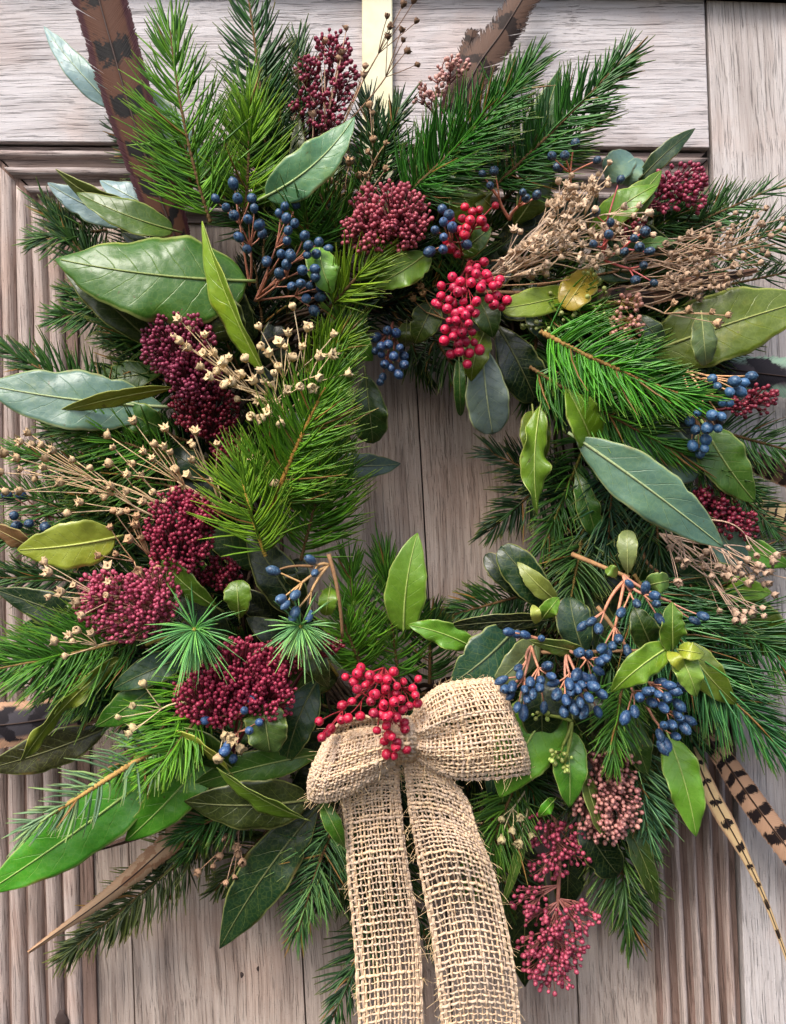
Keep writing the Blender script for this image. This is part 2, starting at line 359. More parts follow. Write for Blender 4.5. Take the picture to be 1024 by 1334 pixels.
# ------------------------------------------------------------ the wreath: base ring
CX, CY, RX, RY = 545, 645, 235, 300
wreath = link('wreath', None, None, P(CX, CY, 0))
tag(wreath, 'round winter wreath of fir, glossy leaves, berries and dried seed heads on the wooden door', 'wreath')
mb = MB()
for k in range(26):
    ph = random.random()*6.28; fr = random.choice([3, 4, 5, 6]); am = random.uniform(12, 46); r0 = random.uniform(-12, 12)
    a = np.linspace(0, 2*math.pi, 120)
    rad = am*np.cos(a*fr+ph)+r0; hh = 46+abs(am)*.75*np.sin(a*fr+ph)
    pts = np.stack([CX+(RX+rad)*np.cos(a), CY+(RY+rad)*np.sin(a), hh], 1)
    tube(mb, PA(pts), random.uniform(1.6, 3.4)*K, 5, random.random(), cap=False)
build('base_ring', mb, M['twig'], wreath, P(CX, CY, 40), lin((56, 42, 30)), label='woven twig ring hidden under the greenery')

# ------------------------------------------------------------ leaves
PROF = {'lance': (.85, .95), 'ovate': (.55, .85), 'obov': (.85, .5), 'round': (.5, .5), 'spear': (.6, 1.25), 'strap': (.35, .45)}
def leaf(b, t, wd, col, prof='lance', bend=0, arch=14, roll=0, twist=0, fold=.18, curl=.1, wave=.05, mid=True, name='leaf', label=None, stalk=10, mat=None, droop=0):
    b = np.array(b, float); t = np.array(t, float); e = U((t-b)[:2]); pr = np.array([e[1], -e[0]])
    c = (b+t)/2; c = c+np.array([pr[0]*bend, pr[1]*bend, arch*2])
    n = 34; Cpx = bez(b, c, t, n+1); C = PA(Cpx); T = U(np.gradient(C, axis=0))
    N0 = np.array([0, -1.0, 0]); N0 = N0-T*(T@N0)[:, None]; N0 = U(N0); Sd = np.cross(T, N0)
    tt = np.linspace(0, 1, n+1); p, q = PROF[prof]; tm = p/(p+q)
    hw = (tt**p*(1-tt)**q)/(tm**p*(1-tm)**q); hw[-1] = .012; hw[0] = .03
    ph = random.random()*9
    hw = hw*(1+.03*np.sin(tt*23+ph)+.01*np.sin(tt*57+ph*2)+rng.normal(0, .006, n+1)); twist = twist+random.uniform(-16, 16); wave = wave*1.15+.02
    W = wd/2*K*(1-Cpx[:, 2]/F)/max(.35, math.cos(R(roll)))
    ang = R(roll)+R(twist)*(tt-.5)
    S2 = Sd*np.cos(ang)[:, None]+N0*np.sin(ang)[:, None]; N2 = -Sd*np.sin(ang)[:, None]+N0*np.cos(ang)[:, None]
    m = 12; ss = np.linspace(-1, 1, m+1)
    V = np.zeros((n+1, m+1, 3)); A = np.zeros((n+1, m+1, 3))
    bite = np.ones((n+1, 2))
    for z_ in range(2):
        for _ in range(random.choice([0, 0, 0, 1, 2])):
            c0 = random.uniform(.15, .95); bite[:, z_] -= random.uniform(.05, .2)*np.exp(-((tt-c0)/random.uniform(.015, .045))**2)
    for j, s_ in enumerate(ss):
        bt_ = 1-(1-bite[:, 0 if s_ < 0 else 1])*abs(s_)**4
        off = fold*abs(s_)-curl*s_*s_ + wave*s_*s_*np.sin(tt*13+ph+s_*1.7)+wave*.5*np.sin(tt*27+ph*3)*abs(s_)**3
        bul = .035*np.sin((tt*8-1.5*abs(s_))*6.283)*(1-abs(s_))*abs(s_)*3*.35
        V[:, j] = C+S2*(s_*hw*W*bt_)[:, None]+N2*((off+bul)*hw*W)[:, None]
        A[:, j, 0] = tt; A[:, j, 1] = s_; A[:, j, 2] = .5
    i = np.arange(n)[:, None]*(m+1); jj = np.arange(m)[None]
    Q = np.stack([i+jj, i+jj+1, i+m+2+jj, i+m+1+jj], -1).reshape(-1, 4)
    mb = MB(); mb.add(V.reshape(-1, 3), Q, A.reshape(-1, 3))
    jit = random.uniform(.82, 1.12); cc = lin(col); gl = col[2] > col[0]*1.05; cc = (cc[0]*jit*(.82 if gl else .92), cc[1]*jit*.8, cc[2]*jit*(.78 if gl else .6), 1)
    o = build(name, mb, mat or M['leaf'], wreath, C[0], cc, label=label)
    sm = o.modifiers.new('thickness', 'SOLIDIFY'); sm.thickness = .00035; sm.offset = -1
    if mid:
        mb = MB(); back = C[0]-T[0]*stalk*K; Cc = np.vstack([back[None], C+N2*(.0003)])
        rr = np.linspace(1.25, .3, n+2)*K*min(1.7, max(.6, wd/45)); tube(mb, Cc[:-1], rr[:-1], 5, .4)
        bw = min(.42, .12+1.6*cc[1]); mc = tuple(cc[k]*.7+lin((206, 212, 136))[k]*bw for k in range(3))+(1,)
        build('midrib', mb, M['stem'], o, C[0], mc)
    return o
DK = (24, 46, 26); MG = (52, 100, 40); LG = (92, 146, 44); YG = (142, 168, 66); GL = (104, 142, 138); PB = (140, 172, 182); OL = (64, 84, 34); GG = (86, 112, 88); BR = (84, 168, 54); VD = (20, 36, 24)  # GL, PB: sky sheen of glossy leaves put into the base colour
LV = [
 # base, tip, width, colour, profile, kwargs
 ((322, 366, 150), (72, 337, 168), 122, (60, 108, 44), 'ovate', dict(bend=12, arch=18, fold=.05, curl=.22, roll=-14, label='largest glossy green leaf, pointing left below the brown feather')),
 ((345, 487, 160), (263, 288, 176), 30, (122, 164, 52), 'lance', dict(bend=14, roll=52, fold=.5, label='bright leaf seen edge-on, crossing the largest leaf')),
 ((204, 452, 120), (80, 345, 130), 44, (50, 74, 36), 'lance', dict(bend=-4, fold=.3)),
 ((308, 440, 145), (262, 385, 150), 62, (44, 62, 28), 'round', dict(roll=10)),
 ((226, 300, 130), (100, 251, 135), 44, (70, 104, 44), 'ovate', dict(bend=8, roll=-20, fold=.25)),
 ((170, 288, 95), (62, 238, 100), 40, PB, 'ovate', dict(bend=10, arch=4)),
 ((190, 275, 105), (72, 220, 120), 20, (112, 132, 74), 'lance', dict(bend=22, roll=50)),
 ((215, 280, 85), (130, 235, 90), 38, (150, 182, 192), 'lance', dict(roll=-20)),
 ((150, 140, 70), (57, 34, 60), 34, (150, 186, 196), 'ovate', dict(bend=8, fold=.1, label='leaf tinted with pale blue-grey sky sheen, showing left of the brown feather')),  # pale blue is a sky reflection painted into the leaf colour
 ((262, 235, 60), (180, 105, 60), 52, (160, 192, 196), 'ovate', dict(fold=.05)),
 ((346, 256, 165), (462, 152, 178), 58, (98, 152, 116), 'ovate', dict(bend=-22, fold=.22, twist=40, label='curling sea-green leaf below the upright seed heads')),
 ((400, 275, 130), (402, 205, 120), 48, (70, 92, 78), 'round', dict()),
 ((352, 262, 80), (352, 50, 60), 44, (30, 62, 32), 'lance', dict(bend=10)),
 ((384, 245, 95), (390, 150, 100), 20, (62, 76, 36), 'lance', dict()),
 ((345, 270, 110), (352, 262-60, 112), 30, LG, 'ovate', dict()),
 ((214, 530, 125), (-26, 500, 150), 80, (100, 136, 124), 'lance', dict(bend=10, fold=.1, curl=.1, roll=-12, label='broad green leaf tinted with sky sheen, reaching the left edge of the photo')),  # bluish cast: sky sheen put into the base colour
 ((226, 505, 140), (72, 538, 152), 17, (132, 150, 62), 'lance', dict(bend=-6, roll=50)),
 ((215, 560, 120), (150, 530, 128), 40, MG, 'lance', dict()),
 ((768, 310, 120), (862, 222, 140), 44, (84, 128, 40), 'ovate', dict(bend=-10, label='bright green leaf beside the dark red buds at upper right')),
 ((775, 300, 128), (858, 240, 150), 40, (96, 150, 44), 'ovate', dict(bend=10, roll=20)),
 ((828, 240, 90), (906, 167, 95), 24, (44, 70, 48), 'lance', dict(bend=6, label='dark narrow leaf spearing up at upper right')),
 ((788, 232, 90), (822, 200, 95), 40, (136, 176, 172), 'round', dict(mid=False)),
 ((812, 240, 88), (836, 208, 92), 26, (136, 176, 172), 'round', dict(mid=False)),
 ((690, 240, 70), (732, 84, 80), 56, (46, 92, 44), 'spear', dict(bend=6)),
 ((850, 458, 95), (1062, 388, 130), 92, (84, 108, 42), 'ovate', dict(bend=6, fold=.12, roll=8, label='large olive-green leaf reaching the right edge of the photo')),
 ((914, 412, 140), (920, 476, 142), 34, GG, 'round', dict()),
 ((828, 408, 120), (864, 448, 122), 30, (60, 82, 64), 'obov', dict()),
 ((780, 372, 110), (652, 402, 150), 38, (122, 152, 52), 'obov', dict(bend=6, roll=-10)),
 ((770, 352, 118), (735, 402, 150), 44, (172, 158, 66), 'round', dict(roll=-15, label='yellowing round leaf right of the upper red berries')),
 ((622, 388, 140), (642, 440, 150), 38, (46, 78, 30), 'ovate', dict(bend=6)),
 ((632, 432, 138), (614, 497, 146), 36, (92, 116, 38), 'ovate', dict(bend=-8)),
 ((628, 448, 130), (642, 566, 120), 56, (110, 128, 128), 'obov', dict(bend=-4, fold=.1, curl=-.05, label='grey-green leaf hanging into the top of the wreath hole')),
 ((648, 424, 118), (698, 522, 110), 58, (22, 44, 26), 'obov', dict(bend=4)),
 ((598, 470, 90), (600, 542, 80), 16, (50, 96, 48), 'strap', dict()),
 ((565, 395, 120), (540, 448, 120), 40, (54, 78, 34), 'ovate', dict()),
 ((556, 330, 150), (486, 372, 158), 46, (112, 160, 62), 'ovate', dict(bend=6, wave=.15)),
 ((545, 362, 140), (502, 330, 150), 28, (96, 132, 46), 'ovate', dict(roll=20)),
 ((416, 322, 165), (434, 382, 170), 42, (112, 172, 84), 'ovate', dict(bend=-8, roll=15)),
 ((448, 428, 130), (486, 470, 128), 34, (96, 164, 62), 'ovate', dict(roll=-10)),
 ((476, 486, 100), (486, 578, 92), 46, (52, 84, 44), 'obov', dict(wave=.12)),
 ((432, 604, 80), (522, 604, 66), 34, (78, 100, 96), 'ovate', dict(bend=-6)),
 ((530, 420, 110), (528, 452, 108), 24, OL, 'round', dict()),
 ((772, 580, 150), (738, 506, 176), 52, (110, 156, 42), 'ovate', dict(roll=-24, fold=.35, bend=-4, label='bright folded lime leaf inside the right of the wreath')),
 ((704, 528, 140), (700, 670, 150), 36, (112, 158, 56), 'lance', dict(bend=-12, wave=.4, roll=18, twist=40, label='wavy lime leaf hanging at the right of the wreath hole')),
 ((694, 535, 120), (702, 612, 115), 40, (88, 118, 42), 'ovate', dict()),
 ((750, 570, 165), (944, 714, 172), 70, (100, 138, 124), 'lance', dict(bend=6, fold=.1, curl=.05, roll=-8, label='long green leaf tinted with sky sheen, slanting down to the right')),  # sky reflection on the gloss is painted into this green
 ((796, 535, 130), (912, 618, 120), 64, (104, 134, 130), 'obov', dict(bend=-6)),  # bluish sky sheen put into the colour here too
 ((918, 556, 120), (984, 654, 112), 62, (84, 132, 64), 'ovate', dict(bend=-8, label='green veined leaf under the blue berries at right')),
 ((920, 665, 90), (968, 742, 80), 44, (122, 160, 158), 'obov', dict()),
 ((842, 598, 115), (886, 628, 118), 34, (92, 104, 50), 'round', dict()),
 ((950, 705, 70), (1030, 738, 70), 34, (84, 146, 62), 'ovate', dict()),
 ((922, 760, 70), (1048, 858, 80), 70, (84, 108, 34), 'ovate', dict(bend=-10)),
 ((930, 765, 82), (1006, 772, 88), 36, (110, 160, 66), 'ovate', dict()),
 ((892, 838, 120), (960, 918, 124), 44, (92, 120, 46), 'ovate', dict(bend=-8)),
 ((818, 748, 150), (817, 690, 152), 24, (124, 146, 108), 'obov', dict(roll=25)),
 ((872, 842, 180), (796, 902, 186), 42, (104, 150, 54), 'ovate', dict(bend=-6, wave=.14, label='wrinkled young leaf above the lowest blue berries')),
 ((876, 846, 178), (876, 784, 186), 36, (88, 132, 48), 'ovate', dict(wave=.14, roll=-10)),
 ((884, 850, 180), (908, 908, 188), 36, (124, 168, 84), 'ovate', dict(wave=.14, bend=4)),
 ((884, 846, 184), (918, 852, 190), 22, (148, 176, 74), 'ovate', dict(roll=30)),
 ((872, 848, 186), (890, 872, 192), 18, (156, 182, 84), 'round', dict(mid=False)),
 ((850, 845, 150), (826, 790, 160), 38, (52, 84, 36), 'ovate', dict(wave=.12)),
 ((844, 762, 150), (872, 756, 156), 28, (92, 138, 86), 'round', dict()),
 ((805, 748, 152), (790, 740, 158), 16, (110, 150, 74), 'round', dict(mid=False)),
 ((722, 806, 120), (652, 712, 130), 48, (22, 54, 26), 'obov', dict(bend=-6, label='dark green leaf at the lower right of the wreath hole')),
 ((690, 785, 100), (632, 722, 105), 30, (18, 40, 22), 'obov', dict()),
 ((724, 782, 135), (674, 732, 140), 26, (132, 152, 82), 'ovate', dict(bend=4)),
 ((706, 806, 140), (728, 778, 146), 24, (98, 152, 58), 'ovate', dict(wave=.12)),
 ((700, 812, 138), (696, 788, 146), 14, (166, 186, 110), 'round', dict(mid=False)),
 ((764, 858, 110), (742, 778, 112), 48, (46, 74, 56), 'obov', dict(bend=6)),
 ((760, 850, 145), (690, 835, 150), 22, (86, 120, 60), 'ovate', dict(roll=30)),
 ((526, 822, 110), (544, 694, 118), 54, (106, 156, 56), 'ovate', dict(bend=10, label='bright green leaf standing upright at the bottom of the wreath hole')),
 ((624, 848, 115), (532, 814, 124), 34, (110, 176, 62), 'lance', dict(bend=-10, wave=.25)),
 ((712, 808, 120), (586, 816, 128), 22, (20, 34, 22), 'strap', dict(bend=-4, roll=20)),
 ((668, 822, 125), (586, 892, 150), 64, (36, 74, 56), 'ovate', dict(bend=8, fold=.1)),
 ((700, 832, 120), (642, 892, 150), 40, (92, 112, 92), 'ovate', dict(bend=8)),
 ((728, 905, 118), (652, 1040, 150), 86, (98, 162, 58), 'ovate', dict(bend=-10, fold=.1, label='bright green leaf right of the bow')),
 ((738, 952, 126), (742, 1052, 140), 46, (84, 152, 56), 'ovate', dict(bend=4, fold=.35)),
 ((706, 880, 128), (706, 960, 138), 62, (22, 46, 26), 'round', dict(label='dark leaf behind the blue berries')),
 ((772, 960, 120), (766, 905, 118), 50, (22, 44, 28), 'obov', dict()),
 ((872, 962, 115), (907, 1090, 125), 48, (110, 172, 66), 'ovate', dict(bend=8, wave=.15, label='bright green leaf hanging at lower right over the reeded moulding')),
 ((756, 1060, 95), (806, 1140, 90), 48, (22, 44, 26), 'obov', dict(bend=-8)),
 ((760, 990, 120), (795, 1098, 124), 22, (88, 116, 62), 'lance', dict(bend=-12, roll=48)),
 ((722, 1042, 118), (702, 1065, 122), 18, BR, 'ovate', dict()),
 ((812, 1068, 80), (856, 1180, 76), 30, (56, 82, 34), 'lance', dict(bend=10, roll=30)),
 ((690, 1095, 60), (684, 1286, 44), 62, (28, 50, 30), 'lance', dict(bend=-6)),
 ((742, 1090, 60), (738, 1190, 50), 50, (24, 46, 26), 'ovate', dict()),
 ((688, 1050, 105), (650, 1190, 100), 14, (82, 122, 62), 'lance', dict(bend=10)),
 ((640, 1000, 110), (640, 1038, 110), 16, (50, 92, 82), 'strap', dict()),
 ((236, 978, 110), (-24, 1166, 140), 78, (70, 152, 52), 'lance', dict(bend=10, fold=.1, roll=-6, label='long vivid green leaf at the lower left corner of the wreath')),
 ((278, 975, 118), (163, 1096, 128), 62, (70, 140, 46), 'ovate', dict(bend=8)),
 ((402, 1042, 120), (240, 1044, 142), 66, (48, 62, 34), 'ovate', dict(bend=12, fold=.1)),
 ((396, 1066, 150), (282, 1000, 160), 30, (112, 156, 58), 'lance', dict(bend=10, roll=45, fold=.4)),
 ((418, 982, 120), (248, 1024, 132), 44, (62, 106, 44), 'lance', dict(bend=-8)),
 ((414, 1052, 100), (286, 1236, 80), 66, (30, 58, 36), 'lance', dict(bend=-14, fold=.12, roll=-12, label='long dark glossy leaf hanging left of the ribbon tails')),
 ((372, 1080, 80), (288, 1172, 70), 30, (26, 48, 30), 'lance', dict()),
 ((418, 1042, 140), (449, 1104, 140), 22, (62, 112, 38), 'lance', dict(roll=20)),
 ((302, 1000, 140), (222, 950, 150), 44, (46, 82, 36), 'ovate', dict(bend=-6, roll=18)),
 ((298, 1004, 150), (220, 952, 156), 24, (182, 194, 92), 'lance', dict(bend=-12, roll=50)),
 ((342, 916, 165), (352, 980, 170), 56, (88, 122, 78), 'round', dict(wave=.14, label='matt grey-green leaf below the lowest red bud cluster')),
 ((414, 886, 120), (372, 998, 130), 50, (32, 64, 36), 'lance', dict(bend=-12)),
 ((402, 832, 138), (428, 896, 146), 34, (44, 62, 30), 'ovate', dict(bend=-6)),
 ((208, 888, 122), (124, 946, 130), 44, (50, 104, 38), 'ovate', dict(bend=6)),
 ((240, 856, 130), (146, 898, 142), 40, (40, 80, 52), 'ovate', dict(bend=-4, roll=-14)),
 ((158, 858, 125), (28, 992, 140), 20, (112, 134, 54), 'strap', dict(bend=-20, wave=.5, roll=35, twist=50)),
 ((140, 948, 80), (-20, 1002, 80), 50, (46, 50, 34), 'lance', dict(bend=8)),
 ((150, 700, 150), (22, 716, 166), 62, (150, 172, 76), 'ovate', dict(bend=6, roll=8, label='yellow-green leaf at the left beside the dried stems')),
 ((120, 812, 100), (-6, 768, 104), 44, (28, 52, 32), 'ovate', dict()),
 ((150, 800, 95), (20, 822, 98), 44, (26, 70, 42), 'ovate', dict()),
 ((284, 792, 150), (211, 728, 168), 34, (84, 124, 44), 'obov', dict(bend=10, roll=18)),
 ((312, 806, 150), (308, 756, 164), 36, (92, 132, 50), 'obov', dict()),
 ((392, 800, 110), (322, 690, 112), 56, (20, 40, 22), 'ovate', dict()),
 ((380, 730, 112), (395, 770, 112), 36, (22, 44, 24), 'ovate', dict()),
 ((430, 765, 150), (424, 802, 154), 24, (98, 142, 52), 'round', dict()),
 ((48, 716, 110), (-14, 684, 116), 26, (150, 120, 98), 'lance', dict(roll=25)),
 ((622, 286, 120), (592, 238, 130), 50, (76, 104, 34), 'ovate', dict(wave=.15)),
 ((640, 270, 120), (622, 250, 124), 30, (96, 118, 44), 'ovate', dict()),
 ((598, 330, 135), (640, 296, 150), 34, (52, 84, 34), 'ovate', dict()),
 ((690, 408, 105), (716, 446, 110), 26, (34, 66, 52), 'ovate', dict()),
 ((760, 340, 95), (830, 360, 100), 40, (40, 76, 40), 'ovate', dict()),
 ((830, 318, 108), (880, 314, 112), 16, (104, 158, 108), 'lance', dict()),
 ((268, 372, 130), (330, 440, 120), 60, (28, 54, 28), 'ovate', dict()),
 ((200, 372, 110), (262, 430, 110), 36, (40, 64, 30), 'ovate', dict()),
]
for b, t, wd, col, pf, kw in LV:
    leaf(b, t, wd, col, pf, **kw)

# ------------------------------------------------------------ fir sprigs
NG = (3, 4)
def needles(mb, P0, D, Cv, Ln, wd, tint):
    n = len(P0); D = U(D); ref = np.tile(np.array([[.1, -1, .12]]), (n, 1)); A = U(np.cross(D, ref)); Bn = np.cross(D, A)
    ts = np.array([0, .3, .68, 1.0]); wr = np.array([.6, 1, .95, .3]); an = np.array([0, 2.2, 4.08])
    V = np.zeros((n, 4, 3, 3))
    for k, t in enumerate(ts):
        c = P0+D*(Ln*t)[:, None]+Cv*(Ln*t*t)[:, None]
        for j, a in enumerate(an):
            V[:, k, j] = c+(A*math.cos(a)*1.0+Bn*math.sin(a)*.55)*(wd*wr[k]*.5)[:, None]
    V = V.reshape(n, 12, 3); f = []
    for k in range(3):
        for j in range(3): f.append([k*3+j, k*3+(j+1) % 3, (k+1)*3+(j+1) % 3, (k+1)*3+j])
    Q = (np.array(f)[None]+np.arange(n)[:, None, None]*12).reshape(-1, 4)
    At = np.zeros((n, 12, 3)); At[:, :, 0] = np.repeat(ts, 3)[None]; At[:, :, 2] = tint[:, None]
    mb.add(V.reshape(-1, 3), Q, At.reshape(-1, 3))
def sprig(b, t, L, col, n=220, bend=0, arch=8, flat=.7, up=.5, th0=68, th1=18, wd=2.5, tw=(96, 74, 44), twr=2.0, curve=.28, label=None, name='fir_sprig', start=0.04, dense_tip=1.0, skew=0):
    b = np.array(b, float); t = np.array(t, float); e = U((t-b)[:2]); pr = np.array([e[1], -e[0]])
    c = (b+t)/2+np.array([pr[0]*bend, pr[1]*bend, arch*2])
    Cpx = bez(b, c, t, 40); C = PA(Cpx); T = U(np.gradient(C, axis=0))
    u = start+(1-start)*(rng.random(n)**dense_tip); u = np.clip(u, 0, 1); f = u*39; i = np.clip(f.astype(int), 0, 38); fr = (f-i)[:, None]
    P0 = C[i]*(1-fr)+C[i+1]*fr; a = T[i]
    v = np.array([0, -1.0, 0]); nn = U(v-a*(a@v)[:, None]); bb = np.cross(a, nn)
    isf = rng.random(n) < flat; side = np.where(rng.random(n) < .5, 0, math.pi)
    phi = np.where(isf, side+rng.normal(0, .2, n)+np.where(side > 0, -1, 1)*.2, rng.uniform(-.5, math.pi+.5, n))
    ths = R(1)*(th0+(th1-th0)*u**2.2+rng.normal(0, 4.5, n)+skew)
    odd = rng.random(n) < .05; ths = ths+np.where(odd, rng.normal(0, .5, n), 0)
    D = a*np.cos(ths)[:, None]+(bb*np.cos(phi)[:, None]+nn*np.sin(phi)[:, None])*np.sin(ths)[:, None]
    s = K*(1-Cpx[:, 2].mean()/F)
    Ln = L*s*(rng.uniform(.78, 1.05, n))*(.62+.38*np.sin(np.clip(u*1.15+.18, 0, 1)*math.pi)**.6)
    Ln = np.where(isf, Ln, Ln*.86)
    cv = a*curve+rng.normal(0, .12, (n, 3))
    mb = MB(); tb = MB()
    tube(tb, catmull(C, 120), np.linspace(twr*1.3, twr*.6, 120)*s*(1+.22*np.sin(np.arange(120)*2.1)+rng.normal(0, .1, 120)), 6, .5)
    o = build(name, tb, M['twig'], wreath, C[0], lin(tw), label=label)
    needles(mb, P0, D, cv, Ln, np.full(n, wd*1.25*s)*rng.uniform(.8, 1.15, n), rng.random(n))
    build('needles', mb, M['needle'], o, C[0], lin(col), stuff=True)
    # tip bud
    return o
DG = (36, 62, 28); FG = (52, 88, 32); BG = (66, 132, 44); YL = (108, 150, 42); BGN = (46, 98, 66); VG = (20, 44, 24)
# hidden filler under everything: dark sprigs and leaves following the ring
for k in range(74):
    a = k/74*2*math.pi+random.uniform(-.05, .05); lay = random.choice([-1, 0, 1])
    rr = lay*34+random.uniform(-12, 12)
    x = CX+(RX+rr)*math.cos(a); y = CY+(RY+rr)*math.sin(a)
    ta = a+math.pi/2+(-.5-.35*lay if lay <= 0 else -.9)+random.uniform(-.25, .25)+math.pi*0
    if lay < 0: ta = a+math.pi/2-.15+random.uniform(-.2, .15)
    ln_ = random.uniform(95, 150) if lay >= 0 else random.uniform(80, 110)
    h = random.uniform(28, 62)
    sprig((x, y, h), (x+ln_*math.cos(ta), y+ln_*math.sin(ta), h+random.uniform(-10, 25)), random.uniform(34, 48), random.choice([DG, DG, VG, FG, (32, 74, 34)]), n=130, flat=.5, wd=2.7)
for k in range(46):
    a = k/46*2*math.pi+random.uniform(-.1, .1); rr = random.uniform(-40, 55)
    x = CX+(RX+rr)*math.cos(a); y = CY+(RY+rr)*math.sin(a); ta = a+math.pi/2-random.uniform(.2, 1.1)
    ln_ = random.uniform(80, 120); h = random.uniform(50, 84)
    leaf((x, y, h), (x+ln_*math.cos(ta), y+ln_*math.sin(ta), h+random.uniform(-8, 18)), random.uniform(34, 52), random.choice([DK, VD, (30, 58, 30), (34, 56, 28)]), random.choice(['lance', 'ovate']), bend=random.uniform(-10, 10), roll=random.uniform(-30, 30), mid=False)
def filler(n, x0, y0, x1, y1, dirs, h0=60, h1=96, cols=None):
    for _ in range(n):
        x = random.uniform(x0, x1); y = random.uniform(y0, y1); a = R(random.uniform(*dirs)); ln_ = random.uniform(90, 140); h = random.uniform(h0, h1)
        sprig((x, y, h), (x+ln_*math.cos(a), y-ln_*math.sin(a), h+random.uniform(-6, 14)), random.uniform(38, 54), random.choice(cols or [DG, FG, (44, 84, 36), (56, 100, 40)]), n=130, flat=.6, wd=2.6, twr=1.7)
def filleaf(n, x0, y0, x1, y1, dirs, h0=62, h1=104):
    for _ in range(n):
        x = random.uniform(x0, x1); y = random.uniform(y0, y1); a = R(random.uniform(*dirs)); ln_ = random.uniform(60, 120); h = random.uniform(h0, h1)
        leaf((x, y, h), (x+ln_*math.cos(a), y-ln_*math.sin(a), h+random.uniform(-8, 16)), random.uniform(26, 46), random.choice([DK, MG, OL, (40, 70, 32), (60, 96, 44), (34, 66, 44), (74, 104, 44)]), random.choice(['lance', 'ovate', 'obov']), bend=random.uniform(-14, 14), roll=random.uniform(-40, 40), twist=random.uniform(-30, 30), wave=.12)
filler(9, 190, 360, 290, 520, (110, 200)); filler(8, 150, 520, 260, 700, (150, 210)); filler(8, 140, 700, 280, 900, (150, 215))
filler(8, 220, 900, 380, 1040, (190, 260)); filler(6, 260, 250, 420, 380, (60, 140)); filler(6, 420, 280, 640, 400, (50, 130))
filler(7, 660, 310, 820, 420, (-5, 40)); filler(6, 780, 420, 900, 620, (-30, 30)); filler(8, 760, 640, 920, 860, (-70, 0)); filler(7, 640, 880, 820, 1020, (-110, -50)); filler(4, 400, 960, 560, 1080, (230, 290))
filleaf(7, 170, 330, 330, 520, (100, 220)); filleaf(9, 130, 560, 320, 860, (120, 230)); filleaf(8, 200, 860, 420, 1020, (170, 270)); filleaf(6, 330, 220, 600, 380, (40, 150)); filleaf(7, 620, 280, 860, 440, (-20, 90)); filleaf(8, 740, 460, 900, 760, (-80, 20)); filleaf(7, 640, 860, 860, 1040, (-120, -40)); filleaf(5, 420, 420, 470, 640, (60, 140), 60, 84)
